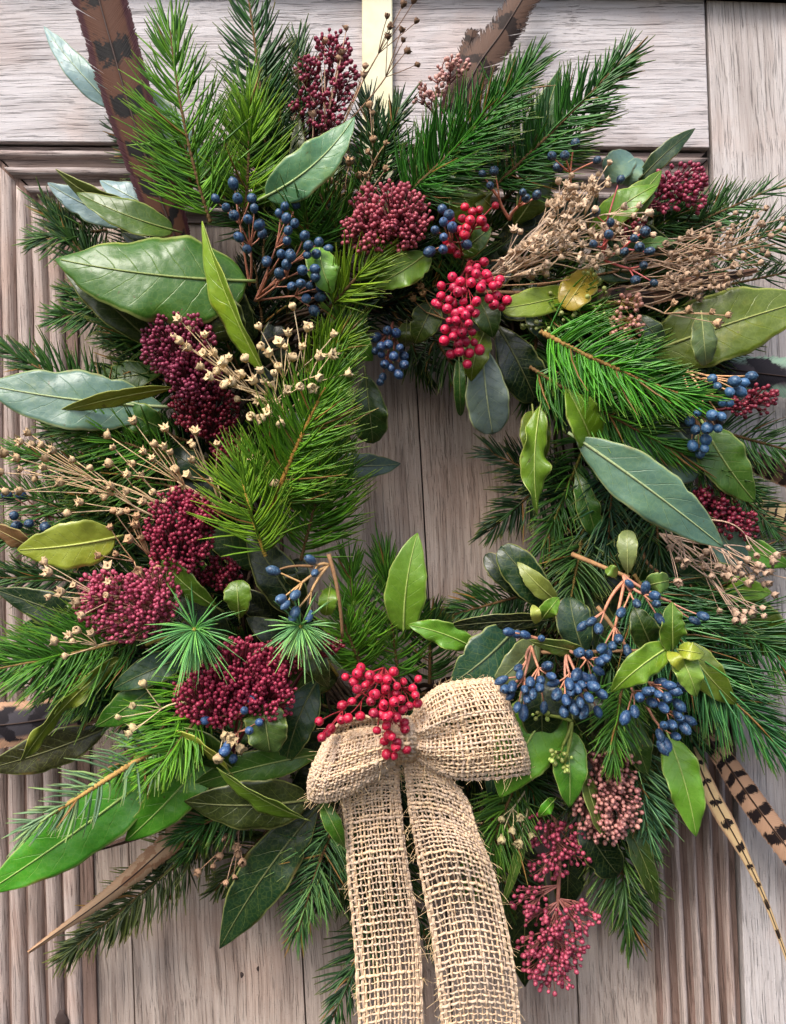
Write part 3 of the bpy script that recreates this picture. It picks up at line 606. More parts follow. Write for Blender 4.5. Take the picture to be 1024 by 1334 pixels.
SP = [
 ((274, 290, 140), (222, 40, 160), 82, (82, 144, 46), 250, dict(bend=14, flat=.95, th0=64, label='feathery bright green fir sprig beside the brown feather')),
 ((318, 280, 120), (322, 120, 130), 74, (96, 152, 42), 240, dict(bend=-8, flat=.6)),
 ((352, 250, 90), (318, -40, 80), 66, (34, 84, 38), 280, dict(bend=-6, flat=.85, label='dark fir sprig leaving the top edge of the photo')),
 ((392, 220, 70), (388, 50, 60), 52, (44, 88, 48), 170, dict()),
 ((405, 330, 120), (395, 250, 150), 70, (44, 98, 32), 120, dict(th0=60)),
 ((455, 330, 110), (410, 240, 140), 60, (52, 108, 32), 120, dict()),
 ((520, 262, 130), (690, 88, 150), 74, (44, 112, 36), 430, dict(bend=-8, flat=.6, label='thick fir sprig right of the cream strap')),
 ((545, 270, 100), (660, 150, 110), 66, (38, 92, 40), 220, dict()),
 ((500, 260, 80), (478, 130, 70), 52, (26, 66, 34), 170, dict(flat=.6)),
 ((470, 260, 78), (520, 140, 90), 50, (34, 84, 36), 140, dict()),
 ((636, 250, 120), (812, 76, 130), 66, (38, 100, 36), 340, dict(bend=-6, flat=.8, label='fir sprig reaching highest toward the upper right')),
 ((650, 265, 90), (780, 150, 90), 60, (40, 92, 40), 180, dict()),
 ((830, 320, 80), (1004, 246, 80), 50, (56, 108, 58), 150, dict(bend=-4, flat=.85, wd=2.0, label='sparse fir sprig on the pale stile at right')),
 ((870, 350, 70), (1050, 290, 76), 58, (50, 98, 54), 170, dict(flat=.85, wd=2.0)),
 ((860, 390, 64), (1048, 350, 66), 44, (46, 92, 46), 130, dict(flat=.85, wd=2.0)),
 ((704, 432, 165), (906, 520, 176), 74, (64, 146, 40), 380, dict(bend=-10, flat=.75, twr=2.8, tw=(150, 116, 66), label='vivid green fir sprig with pale twig, right of the hole')),
 ((690, 478, 130), (890, 592, 138), 66, (60, 130, 44), 300, dict(bend=-6, flat=.75, tw=(120, 92, 58))),
 ((430, 400, 150), (500, 322, 170), 56, (104, 150, 40), 130, dict(flat=.5, th0=50)),
 ((398, 486, 140), (452, 438, 165), 56, (98, 146, 38), 120, dict(flat=.5, th0=55)),
 ((455, 470, 130), (440, 400, 140), 50, (70, 120, 36), 90, dict()),
 ((352, 668, 165), (434, 486, 180), 84, (84, 146, 40), 430, dict(bend=8, flat=.8, twr=2.8, tw=(150, 110, 50), th1=24, label='large yellow-green fir sprig on the left of the hole')),
 ((392, 730, 130), (430, 580, 140), 82, (72, 134, 40), 260, dict(flat=.7)),
 ((346, 724, 170), (312, 606, 184), 76, (104, 158, 48), 190, dict(bend=6, flat=.7, tw=(156, 130, 54), label='short yellow-green fir tip below the large one')),
 ((420, 700, 100), (400, 600, 110), 80, (60, 112, 32), 150, dict()),
 ((470, 890, 90), (455, 735, 110), 56, (82, 146, 48), 240, dict(flat=.6)),
 ((520, 890, 80), (500, 730, 90), 60, (70, 132, 44), 240, dict(flat=.6)),
 ((560, 890, 70), (560, 800, 80), 50, (38, 82, 34), 150, dict()),
 ((470, 870, 120), (440, 790, 140), 44, (76, 140, 40), 110, dict()),
 ((206, 484, 80), (62, 274, 84), 56, (36, 76, 40), 330, dict(bend=-14, flat=.8, label='dark fir sprig along the left under the largest leaf')),
 ((140, 300, 70), (50, 310, 70), 52, (48, 92, 44), 110, dict()),
 ((230, 250, 50), (150, 170, 40), 40, (36, 74, 40), 100, dict()),
 ((180, 560, 100), (14, 460, 90), 62, (42, 88, 40), 220, dict(bend=-6)),
 ((250, 640, 110), (30, 590, 110), 60, (56, 112, 42), 240, dict()),
 ((230, 600, 118), (100, 555, 128), 62, (60, 120, 40), 160, dict()),
 ((200, 700, 100), (-20, 630, 90), 60, (52, 100, 44), 220, dict(wd=2.2)),
 ((200, 690, 90), (-20, 700, 80), 56, (48, 96, 42), 200, dict(wd=2.2)),
 ((220, 760, 90), (-10, 752, 90), 62, (32, 72, 34), 260, dict()),
 ((190, 828, 120), (-30, 876, 130), 72, (62, 124, 42), 380, dict(bend=4, flat=.8, tw=(150, 124, 76), label='fir sprig pointing left below the dark leaves')),
 ((160, 870, 100), (60, 900, 110), 60, (56, 112, 38), 150, dict()),
 ((280, 880, 130), (160, 1000, 150), 60, (76, 146, 42), 170, dict(flat=.6)),
 ((214, 968, 160), (40, 1078, 172), 56, (108, 154, 112), 110, dict(flat=.8, twr=3.4, tw=(182, 146, 86), wd=3.0, th0=74, label='sparse pale fir twig lying over the vivid green leaf')),
 ((262, 930, 150), (196, 1012, 168), 58, (84, 154, 44), 150, dict(flat=.6, th0=60)),
 ((280, 1080, 60), (84, 1244, 40), 52, (56, 78, 44), 330, dict(bend=6, flat=.8, tw=(104, 92, 56), label='dull dark fir sprig trailing to the lower left')),
 ((320, 1040, 60), (210, 1130, 50), 46, (44, 70, 36), 160, dict()),
 ((350, 1080, 50), (280, 1160, 45), 44, (50, 74, 34), 110, dict()),
 ((440, 1060, 90), (388, 1214, 84), 58, (72, 122, 74), 240, dict(bend=-4, flat=.9, wd=2.2, label='neat fir sprig hanging left of the ribbon tails')),
 ((455, 1060, 60), (452, 1170, 60), 50, (40, 80, 42), 120, dict()),
 ((500, 1180, 36), (428, 1338, 30), 50, (36, 78, 48), 150, dict()),
 ((510, 1100, 40), (470, 1230, 34), 44, (34, 72, 42), 130, dict()),
 ((500, 1050, 40), (560, 1240, 30), 38, (36, 80, 42), 160, dict()),
 ((672, 1020, 100), (620, 1150, 104), 56, (64, 116, 44), 200, dict(flat=.7)),
 ((640, 1060, 70), (660, 1180, 70), 52, (46, 88, 44), 140, dict()),
 ((826, 950, 90), (846, 1100, 80), 58, (88, 150, 110), 170, dict(flat=.8, wd=2.3, label='bluish fir sprig hanging by the reeded moulding')),
 ((800, 1060, 66), (822, 1216, 50), 62, (60, 104, 56), 240, dict(flat=.7)),
 ((812, 880, 130), (798, 986, 150), 50, (70, 132, 50), 130, dict(th0=60)),
 ((826, 748, 110), (1010, 968, 110), 92, (56, 124, 72), 480, dict(bend=-16, flat=.75, wd=2.4, tw=(150, 120, 70), label='large fir sprig fanning down at the right edge')),
 ((870, 760, 90), (1060, 880, 90), 74, (52, 116, 58), 260, dict(flat=.7, wd=2.4)),
 ((800, 760, 80), (900, 960, 80), 70, (44, 92, 50), 220, dict()),
 ((760, 800, 80), (840, 930, 90), 60, (40, 84, 44), 160, dict()),
 ((748, 640, 80), (640, 590, 70), 48, (22, 54, 34), 150, dict()),
 ((770, 560, 80), (706, 716, 90), 56, (46, 96, 36), 190, dict(tw=(110, 108, 44))),
 ((740, 600, 70), (640, 690, 60), 50, (26, 60, 34), 160, dict()),
 ((800, 600, 90), (790, 730, 100), 62, (28, 70, 48), 190, dict()),
 ((850, 620, 90), (860, 740, 100), 64, (30, 70, 40), 170, dict()),
 ((760, 690, 90), (740, 800, 96), 54, (48, 90, 42), 160, dict(tw=(130, 112, 60))),
 ((700, 770, 80), (572, 806, 74), 44, (34, 76, 36), 220, dict(flat=.85, label='small dark fir sprig pointing into the bottom of the hole')),
 ((560, 430, 70), (608, 506, 60), 44, (34, 72, 30), 120, dict()),
 ((520, 420, 60), (560, 492, 50), 40, (34, 70, 30), 110, dict()),
 ((700, 430, 90), (690, 520, 90), 50, (40, 86, 34), 110, dict()),
 ((700, 400, 120), (790, 410, 130), 50, (70, 134, 44), 150, dict()),
 ((930, 560, 70), (1040, 590, 66), 48, (60, 112, 58), 110, dict(wd=2.0)),
 ((940, 620, 60), (1010, 690, 56), 46, (52, 104, 56), 110, dict(wd=2.0)),
 ((900, 690, 60), (1040, 730, 50), 42, (40, 86, 56), 120, dict(wd=2.0)),
 ((250, 250, 100), (240, 180, 110), 70, (70, 130, 40), 90, dict()),
 ((700, 900, 70), (620, 860, 80), 50, (36, 80, 40), 120, dict()),
]
for b, t, L_, col, n, kw in SP:
    sprig(b, t, L_, (min(255, int(col[0]*1.04+10)), int(col[1]*.98+6), int(col[2]*.98)), n=int(n*.8), **kw)
# two larch-like tufts: all needles spring from one point
def tuft(c, stem0, L_, n, col, label):
    c = np.array(c, float); C = P(*c); s = K*(1-c[2]/F)
    tb = MB(); tube(tb, PA(bez(stem0, ((c+np.array(stem0))/2+[0, -4, 4]), c, 12)), np.linspace(2.2, 1.6, 12)*s, 6)
    tube(tb, np.array([C+[0, 0, 0], C+np.array([0, -3, 0])*s, C+np.array([0, -6, 0])*s]), np.array([3.4, 3.4, 1])*s, 7, .9)
    o = build('needle_tuft', tb, M['twig'], wreath, C, lin((150, 140, 70)), label=label)
    an = np.where(rng.random(n) < .72, rng.normal(-math.pi/2+.15, 1.05, n), rng.uniform(0, 2*math.pi, n)); el = rng.uniform(-.1, 1.2, n)
    D = np.stack([np.cos(an)*np.cos(el), -np.sin(el), np.sin(an)*np.cos(el)], 1)
    mb = MB(); down = np.array([[0, -.02, -.16]])+rng.normal(0, .05, (n, 3))
    needles(mb, np.tile(C, (n, 1))+D*3*s, D, down, L_*s*rng.uniform(.5, 1.1, n), 2.5*s*rng.uniform(.7, 1.2, n), rng.random(n)*.97)
    build('needles', mb, M['needle'], o, C, lin(col), stuff=True)
tuft((254, 820, 185), (190, 840, 160), 72, 120, (112, 176, 100), 'pale green needle tuft below the pink bud cluster')
tuft((392, 816, 185), (440, 880, 130), 58, 110, (128, 184, 116), 'pale green needle tuft above the bow berries')

# ------------------------------------------------------------ branching stems shared by clusters
def kmeans(X, k):
    k = max(1, min(k, len(X))); C = X[rng.choice(len(X), k, replace=False)]
    for _ in range(8):
        d = ((X[:, None, :2]-C[None, :, :2])**2).sum(-1); l = d.argmin(1)
        C = np.array([X[l == j].mean(0) if (l == j).any() else C[j] for j in range(k)])
    return l, C
def branch(mb, root, X, per, pull=.35, drop=10, r=(1.6, 1.0, .7), sag=6, levels=2):
    """stems in photo-plane coordinates from root to every point of X; returns unit directions at the ends"""
    root = np.array(root, float); l, C = kmeans(X, max(1, len(X)//per)); dirs = np.zeros((len(X), 3))
    for j in range(len(C)):
        idx = np.where(l == j)[0]
        if not len(idx): continue
        node = C[j]+(root-C[j])*pull; node[:2] += [random.uniform(-sag, sag)*.6, random.uniform(-sag, sag)*.6]; node[2] = min(C[j][2]-drop, node[2])
        mid = (root+node)/2+np.array([random.uniform(-sag, sag), random.uniform(-sag, sag), random.uniform(-2, sag)])
        s = K*(1-node[2]/F)
        tube(mb, PA(bez(root, mid, node, 9)), np.linspace(r[0], r[1], 9)*s, 5, random.random())
        for i in idx:
            m2 = (node+X[i])/2+np.array([random.uniform(-3, 3), random.uniform(-3, 3), random.uniform(-2, 4)])
            c = PA(bez(node, m2, X[i], 6)); tube(mb, c, np.linspace(r[2]*1.1, r[2]*.85, 6)*s, 4, random.random())
            dirs[i] = c[-1]-c[-2]
    return U(dirs)

# ------------------------------------------------------------ berry and seed-head source meshes
def lathe(prof, seg, name, jag=None):
    V = []; A = []
    zt = prof[-1][1]; zb = prof[0][1]
    for k, (r, z) in enumerate(prof):
        for j in range(seg):
            a = 2*math.pi*j/seg; rr = r
            if jag and k in jag: rr = r*(1 if j % 2 else jag[k][0]); z2 = z+(0 if j % 2 else jag[k][1])
            else: z2 = z
            V.append((rr*math.cos(a), rr*math.sin(a), z2)); A.append((k/(len(prof)-1), j/seg, .5))
    Fc = [[k*seg+j, k*seg+(j+1) % seg, (k+1)*seg+(j+1) % seg, (k+1)*seg+j] for k in range(len(prof)-1) for j in range(seg)]
    Fc += [list(range(seg))[::-1], [(len(prof)-1)*seg+j for j in range(seg)]]
    mb = MB(); mb.add(V, Fc, A); return mb.mesh(name, (0, 0, 0))
def egg(e, n=8, tip=True):
    p = [(.06, -e)]
    for k in range(1, n):
        a = math.pi*k/n; p.append((math.sin(a)*(1-.08*math.cos(a)), -e*math.cos(a)))
    if tip: p += [(.22, e*.97), (.2, e*1.08), (.05, e*1.05)]
    else: p += [(.1, e)]
    return p
blue_me = lathe(egg(1.16, 9), 14, 'blue_berry_mesh'); blue_me.materials.append(M['blue'])
long_me = lathe(egg(1.62, 9), 14, 'long_blue_berry_mesh'); long_me.materials.append(M['blue'])
red_me = lathe(egg(.98, 9), 14, 'red_berry_mesh'); red_me.materials.append(M['red'])
heads_v = []
for q in range(7):
    k_ = random.uniform(.35, 1.0)
    me = lathe([(.14, -1.0), (.22, -.8), (.72, -.45), (.95, .05), (.85, .35), (1.0+.35*k_, .5+.4*k_), (.55, .4), (.2, .15), (.08, .6)], random.choice([8, 10, 12]), 'seed_head_mesh', {5: (.55+.25*(1-k_), -.35*k_), 4: (.85, 0), 3: (.86, 0)}) if q < 5 else lathe([(.14, -1.0), (.3, -.85), (.85, -.2), (.9, .2), (.75, .55), (.5, .45), (.3, .4), (.12, .75)], 10, 'seed_head_mesh', {4: (.75, .25)})
    for v in me.vertices: v.co = v.co*random.uniform(.86, 1.16)+Vector([random.gauss(0, .1) for _ in range(3)])
    me.materials.append(M['dry']); heads_v.append(me)
def place(me, name, pos, dirv, rad, parent, col, st=(1, 1, 1)):
    o = link(name, me, parent, pos, col)
    o.rotation_mode = 'QUATERNION'; q = Vector(dirv).to_track_quat('Z', 'Y'); o.rotation_quaternion = q @ Matrix.Rotation(random.random()*6.28, 3, 'Z').to_quaternion()
    o.scale = (rad*st[0], rad*st[1], rad*st[2]); return o
def berries(name, pts, root, h, rad, me, bname, stemcol, col, label, per=5, dome=18, pull=.35, r=(1.8, 1.3, 1.0), jit=8, towards=.35):
    X = np.array(pts, float); c = X.mean(0); sp = np.maximum(X.std(0), 8)
    dd = (((X-c)/sp/1.6)**2).sum(1)
    hz = h+dome*(1-np.clip(dd, 0, 1.5))+rng.uniform(-jit, jit, len(X)); X3 = np.c_[X, hz]
    root3 = (root[0], root[1], h-30) if len(root) == 2 else root
    mb = MB(); dirs = branch(mb, root3, X3, per, pull, 14, r)
    o = build(name, mb, M['stem'], wreath, P(*root3), lin(stemcol), label=label)
    for x, dv in zip(X3, dirs):
        dv = U(dv+rng.normal(0, .22, 3)+np.array([0, -towards, 0])); s = K*(1-x[2]/F); rr = rad*(.9 if me is long_me else 1.0)*s*random.uniform(.8, 1.12)
        pos = P(*x)+dv*rr*.9
        j = random.uniform(.5, 1.3); cc = lin(col); place(me, bname, pos, dv, rr, o, (cc[0]*j, cc[1]*j, cc[2]*j, 1), (random.uniform(.9, 1.05), 1, random.uniform(.88, 1.1)))
    return o
BL = (40, 66, 100); BD = (30, 42, 66); PS = (186, 128, 108); TS = (186, 146, 118); RS = (150, 40, 52); RC = (196, 24, 62)
A1 = [(306,246),(284,264),(297,274),(310,263),(325,262),(308,284),(331,277),(324,288),(335,298),(339,309),(315,312),(323,323)]
A2 = [(369,274),(384,272),(365,283),(371,290),(383,295),(374,303),(372,316),(395,312),(413,319),(399,324),(397,333),(409,332),(422,326),(365,334),(377,337),(349,346),(379,339),(373,350),(390,353),(364,362),(377,373),(390,372),(400,374),(406,351),(408,364),(414,376),(396,389),(411,388),(406,400),(348,347)]
berries('blue_berry_cluster', A1, (325, 372, 120), 170, 6.6, blue_me, 'berry', PS, BL, 'blue berries at upper left, beside the feathery fir sprig', pull=.3)
berries('blue_berry_cluster', A2, (332, 392, 120), 176, 6.6, blue_me, 'berry', PS, BL, 'largest tight bunch of blue berries right of the big leaf', pull=.3)
berries('blue_berry_cluster', [(577,278),(578,293),(569,301),(589,300),(579,309),(603,316),(578,325),(565,326),(585,285)], (610, 340, 130), 180, 6.8, blue_me, 'berry', PS, (56, 78, 118), 'blue berries beside the upper red berries')
berries('blue_berry_cluster', [(630,230),(645,227),(640,244),(681,252),(684,260),(696,258)], (664, 286, 120), 160, 6, blue_me, 'berry', (206, 134, 112), BD, 'few dark berries on pink stalks above the upper red berries', per=3, pull=.5, r=(2.4, 1.8, 1.4))
berries('blue_berry_cluster', [(721,206),(737,207),(732,219),(747,193),(774,211)], (742, 262, 110), 150, 6, blue_me, 'berry', (206, 134, 112), BD, 'few dark berries below the highest fir sprig', per=3, pull=.4, r=(2.2, 1.6, 1.2))
berries('blue_berry_cluster', [(806,239),(776,280),(795,294),(794,308),(775,320),(836,304),(826,312),(830,325),(811,330),(841,328),(836,346),(826,363),(848,366)], (786, 338, 130), 176, 6.4, blue_me, 'berry', (206, 110, 112), BD, 'dark blue berries scattered among the pale dried flowers', per=3, pull=.4, r=(2.2, 1.6, 1.2))
berries('blue_berry_cluster', [(495,437),(505,432),(517,437),(497,449),(508,447),(520,451),(499,462),(512,461),(523,461),(502,474),(509,476),(516,484),(524,474),(500,487),(497,494),(490,455)], (512, 420, 100), 135, 6.2, blue_me, 'berry', (120, 70, 60), (30, 48, 90), 'navy berries hanging at the top of the wreath hole')
berries('blue_berry_cluster', [(972,490),(964,497),(957,507),(947,508),(944,523),(937,525),(932,502),(936,540),(924,540),(910,535),(932,555),(921,553),(904,557),(916,567),(901,575),(911,585),(916,580),(924,494),(898,545),(950,497)], (888, 482, 130), 160, 7.0, blue_me, 'berry', (206, 160, 120), (62, 100, 140), 'blue berries at the right edge, behind the vivid fir sprig', r=(1.8, 1.5, 1.2), pull=.55)
ht = (190, 134, 112)
berries('blue_berry_cluster', [(823,764),(840,771),(849,776),(828,784),(853,786),(811,795),(856,802),(900,806),(911,801)], (812, 750, 160), 184, 6.8, long_me, 'berry', ht, BL, 'topmost oval blue berries on arching stalks at lower right', per=3, pull=.35, r=(2.5, 1.9, 1.3))
berries('blue_berry_cluster', [(763,812),(774,807),(780,816),(805,830),(798,839),(816,843),(787,842),(794,849)], (814, 756, 158), 184, 6.8, long_me, 'berry', ht, BL, 'oval blue berries hanging from two long arching stalks at lower right', per=4, pull=.3, r=(2.5, 1.9, 1.3))
berries('blue_berry_cluster', [(667,824),(678,827),(688,829),(705,832),(751,850),(766,855),(778,862),(784,857),(775,871),(771,882),(753,874),(755,850)], (742, 846, 150), 180, 6.8, long_me, 'berry', ht, (44, 70, 110), 'row of oval blue berries above the right bow loop', per=4, pull=.35, r=(2.5, 1.8, 1.2))
berries('blue_berry_cluster', [(658,884),(668,891),(678,875),(678,868),(691,885),(683,896),(687,906),(694,900),(709,869),(715,879),(704,884),(703,892),(709,917),(682,922),(675,917),(668,903),(660,897)], (692, 842, 145), 178, 7.0, long_me, 'berry', ht, (44, 70, 110), 'oval blue berries touching the top of the right bow loop', per=5, pull=.4, r=(2.2, 1.7, 1.2))
berries('blue_berry_cluster', [(726,889),(727,901),(737,908),(741,887),(743,897),(750,894),(746,916),(734,922),(755,911),(764,905),(779,901),(777,922),(762,922),(755,890),(753,880),(768,892)], (738, 850, 150), 184, 7.2, long_me, 'berry', ht, (44, 70, 110), 'oval blue berries over the dark leaf right of the bow', per=5, pull=.4, r=(2.2, 1.7, 1.2))
berries('blue_berry_cluster', [(848,898),(856,889),(867,905),(833,907),(845,913),(826,922),(817,929),(856,903),(874,899),(883,893),(880,914),(861,918),(866,892),(840,900)], (812, 872, 150), 180, 7.2, long_me, 'berry', ht, (44, 70, 110), 'oval blue berries under the wrinkled young leaves', per=5, pull=.35, r=(2.2, 1.7, 1.2))
berries('blue_berry_cluster', [(882,934),(892,936),(888,944),(873,942),(865,946),(858,953),(877,957),(868,965),(860,968),(880,928)], (842, 915, 140), 172, 7.2, long_me, 'berry', ht, (44, 70, 110), 'lowest bunch of oval blue berries, above the hanging leaf', per=5, pull=.35, r=(2.2, 1.7, 1.2))
berries('blue_berry_cluster', [(362,745),(408,732),(411,745),(369,779),(388,772),(387,793),(404,798),(383,801),(375,785)], (428, 736, 165), 190, 7.0, long_me, 'berry', (186, 150, 106), (76, 104, 140), 'few oval blue berries left of the hole above a needle tuft', per=3, pull=.4, r=(2.4, 1.8, 1.3))
berries('blue_berry_cluster', [(325,914),(318,928),(334,942),(324,951),(297,975),(306,983),(272,937),(300,968)], (315, 940, 150), 186, 6.6, blue_me, 'berry', PS, (50, 78, 128), 'few blue berries under the lowest dark red buds', per=4)
berries('blue_berry_cluster', [(15,646),(33,648),(23,671),(28,684),(42,680),(59,684),(74,685)], (90, 672, 90), 112, 7, blue_me, 'berry', (130, 84, 72), (36, 54, 84), 'dark blue berries at the left edge among the needles', per=4)
berries('blue_berry_cluster', [(308,612),(318,628),(326,640)], (330, 600, 120), 140, 6.4, blue_me, 'berry', PS, (60, 90, 130), None)
z7 = [(498,45),(475,65),(437,80),(500,105),(352,128),(393,138),(355,170),(447,150),(495,145),(540,118),(575,130),(578,155),(537,163),(307,160),(495,182),(388,193),(305,210),(335,230),(293,255),(270,240),(405,235),(447,270),(405,285),(325,275),(465,238),(425,320),(380,335),(340,335),(465,300),(567,215),(620,228),(560,255),(595,265),(535,220),(430,350),(325,385),(405,400),(448,390),(360,418),(420,435),(325,435),(478,472),(390,485),(428,492),(355,498),(455,445),(413,550),(372,300),(360,255),(415,180),(470,110),(515,130),(375,375),(385,450)]
z7 = [(500+a/3.923, 330+b/3.923) for a, b in z7]
berries('red_berry_cluster', z7, (612, 338, 140), 184, 6.5, red_me, 'berry', RS, RC, 'large hanging bunch of crimson berries at the top of the hole', per=5, pull=.25, dome=22, r=(1.6, 1.1, .8))
berries('red_berry_cluster', [(607,275),(623,277),(613,288),(641,270),(625,290),(630,297),(599,303),(589,294),(610,297),(589,325),(588,315),(594,332),(617,281),(602,288),(606,310)], (600, 335, 130), 172, 6.5, red_me, 'berry', RS, (190, 24, 42), 'smaller red berries just above the large crimson bunch', per=4, pull=.3, r=(1.6, 1.1, .8))
z = [(250+a/3.923, 660+b/3.923) for a, b in [(800,865),(855,852),(845,890),(905,870),(853,940),(885,905),(925,885),(955,875),(988,875),(980,920),(910,985),(937,1040),(980,1000),(832,992),(790,1005),(808,1058),(863,1055),(770,1085),(665,1090),(722,1115),(697,1138),(680,1160),(975,1045),(1000,1060),(950,1130),(985,1105),(985,1180),(1010,1155),(995,1240),(865,830),(930,945),(950,960)]]
z += [(500+a/3.923, 660+b/3.923) for a, b in [(10,875),(35,850),(40,950),(5,920),(100,905),(128,930),(163,895),(157,955),(92,975),(128,1008),(85,1025),(162,988),(90,1085),(60,1065),(30,1055),(0,1045),(98,1135),(35,1160),(65,1185),(20,1235),(57,1255),(105,1220),(60,1215),(0,1000),(70,920),(45,990)]]
berries('red_berry_cluster', z, (500, 870, 170), 205, 6.6, red_me, 'berry', RS, (198, 24, 54), 'crimson berries resting on the knot of the bow', per=5, pull=.25, dome=20, r=(1.5, 1.0, .8))

# ------------------------------------------------------------ skimmia bud clusters (hundreds of tiny buds: one piece of stuff each)
def buds(parts, root, h, col, stem, label, rad=2.95, mind=5.3, dome=26, dens=1.5, pull=.35, per=6, axis=None):
    ph = [random.random()*6 for _ in range(4)]; h0 = h
    pts = []
    for (cx, cy, rx, ry, an) in parts:
        n = int(math.pi*rx*ry/mind**2*dens); ca, sa = math.cos(R(an)), math.sin(R(an)); tries = 0; loc = []
        while len(loc) < n and tries < n*14:
            tries += 1; a = random.random()*6.283; q = math.sqrt(random.random()); q = q*random.uniform(.92, 1.08)
            u, v = q*math.cos(a), q*math.sin(a); x = cx+rx*u*ca-ry*v*sa; y = cy+rx*u*sa+ry*v*ca
            lump = math.sin(x*.13+ph[0])*math.cos(y*.15+ph[1])+.7*math.sin(x*.27+y*.1+ph[2])
            if lump < -.4 and random.random() < .7: continue
            lay = random.random()
            hh = h+dome*math.sqrt(max(0, 1-q*q*.9))*(1 if lay < .6 else .45)-(0 if lay < .6 else 8)+random.uniform(-5, 5)+lump*6
            if all((x-p[0])**2+(y-p[1])**2+(hh-p[2])**2*.6 > mind*mind for p in loc[-400:]): loc.append((x, y, hh))
        pts += loc
    X = np.array(pts); mb = MB(); R3 = np.array(root, float); dirs = np.zeros((len(X), 3))
    cen = np.array([(p_[0], p_[1]) for p_ in parts]); which = ((X[:, None, :2]-cen[None])**2).sum(-1).argmin(1)
    for k_ in range(len(parts)):
        idx = np.where(which == k_)[0]
        if len(idx) < 3: idx = idx[:0]
        if not len(idx): continue
        if axis is not None:
            ax = catmull(axis, 40); dd = ((ax[:, :2]-(cen[k_]-[0, 22]))**2).sum(1); lr = ax[dd.argmin()]
        else:
            v_ = R3[:2]-cen[k_]; d_ = np.linalg.norm(v_); f_ = min(1, max(parts[k_][2:4])*.9/max(d_, 1))
            lr = np.array([cen[k_][0]+v_[0]*f_, cen[k_][1]+v_[1]*f_, h-8])
        md = (R3+lr)/2+np.array([random.uniform(-5, 5), random.uniform(-5, 5), 0])
        if axis is None: tube(mb, PA(bez(R3, md, lr, 10)), np.linspace(2.4, 1.8, 10)*K, 6, .3)
        dirs[idx] = branch(mb, lr, X[idx], per, pull, 10, (1.5, 1.1, .75), 4)
    keep = np.abs(dirs).sum(1) > 0; X = X[keep]; dirs = dirs[keep]
    o = build('bud_cluster', mb, M['stem'], wreath, P(*root), lin(stem), label=label)
    bm = MB(); C = PA(X); prof = np.array([(.25, -1.0), (.85, -.55), (1.0, .1), (.72, .75), (.12, 1.05)]); sg = 7
    an = np.arange(sg)*2*math.pi/sg
    for c, dv, x in zip(C, dirs, X):
        dv = U(dv+rng.normal(0, .2, 3)+np.array([0, -.25, 0])); A = U(np.cross(dv, [.31, .2, .93])); Bv = np.cross(dv, A); r = rad*K*(1-x[2]/F)*random.uniform(.7, 1.2)
        V = (c+dv*r*.7)[None, None]+r*(prof[:, 0][:, None, None]*(A[None, None]*np.cos(an)[None, :, None]+Bv[None, None]*np.sin(an)[None, :, None])+prof[:, 1][:, None, None]*1.1*dv[None, None])
        V = V.reshape(-1, 3); m_ = len(prof)
        Fc = [[k*sg+j, k*sg+(j+1) % sg, (k+1)*sg+(j+1) % sg, (k+1)*sg+j] for k in range(m_-1) for j in range(sg)]+[[(m_-1)*sg+j for j in range(sg)]]
        bm.add(V, Fc, np.tile([[.5, .5, random.random()**1.4]], (len(V), 1)))
    build('buds', bm, M['bud'], o, P(*root), lin(col), stuff=True); return o
MR = (126, 44, 70); MD = (112, 24, 44); DP = (168, 84, 92); SM = (92, 44, 50)
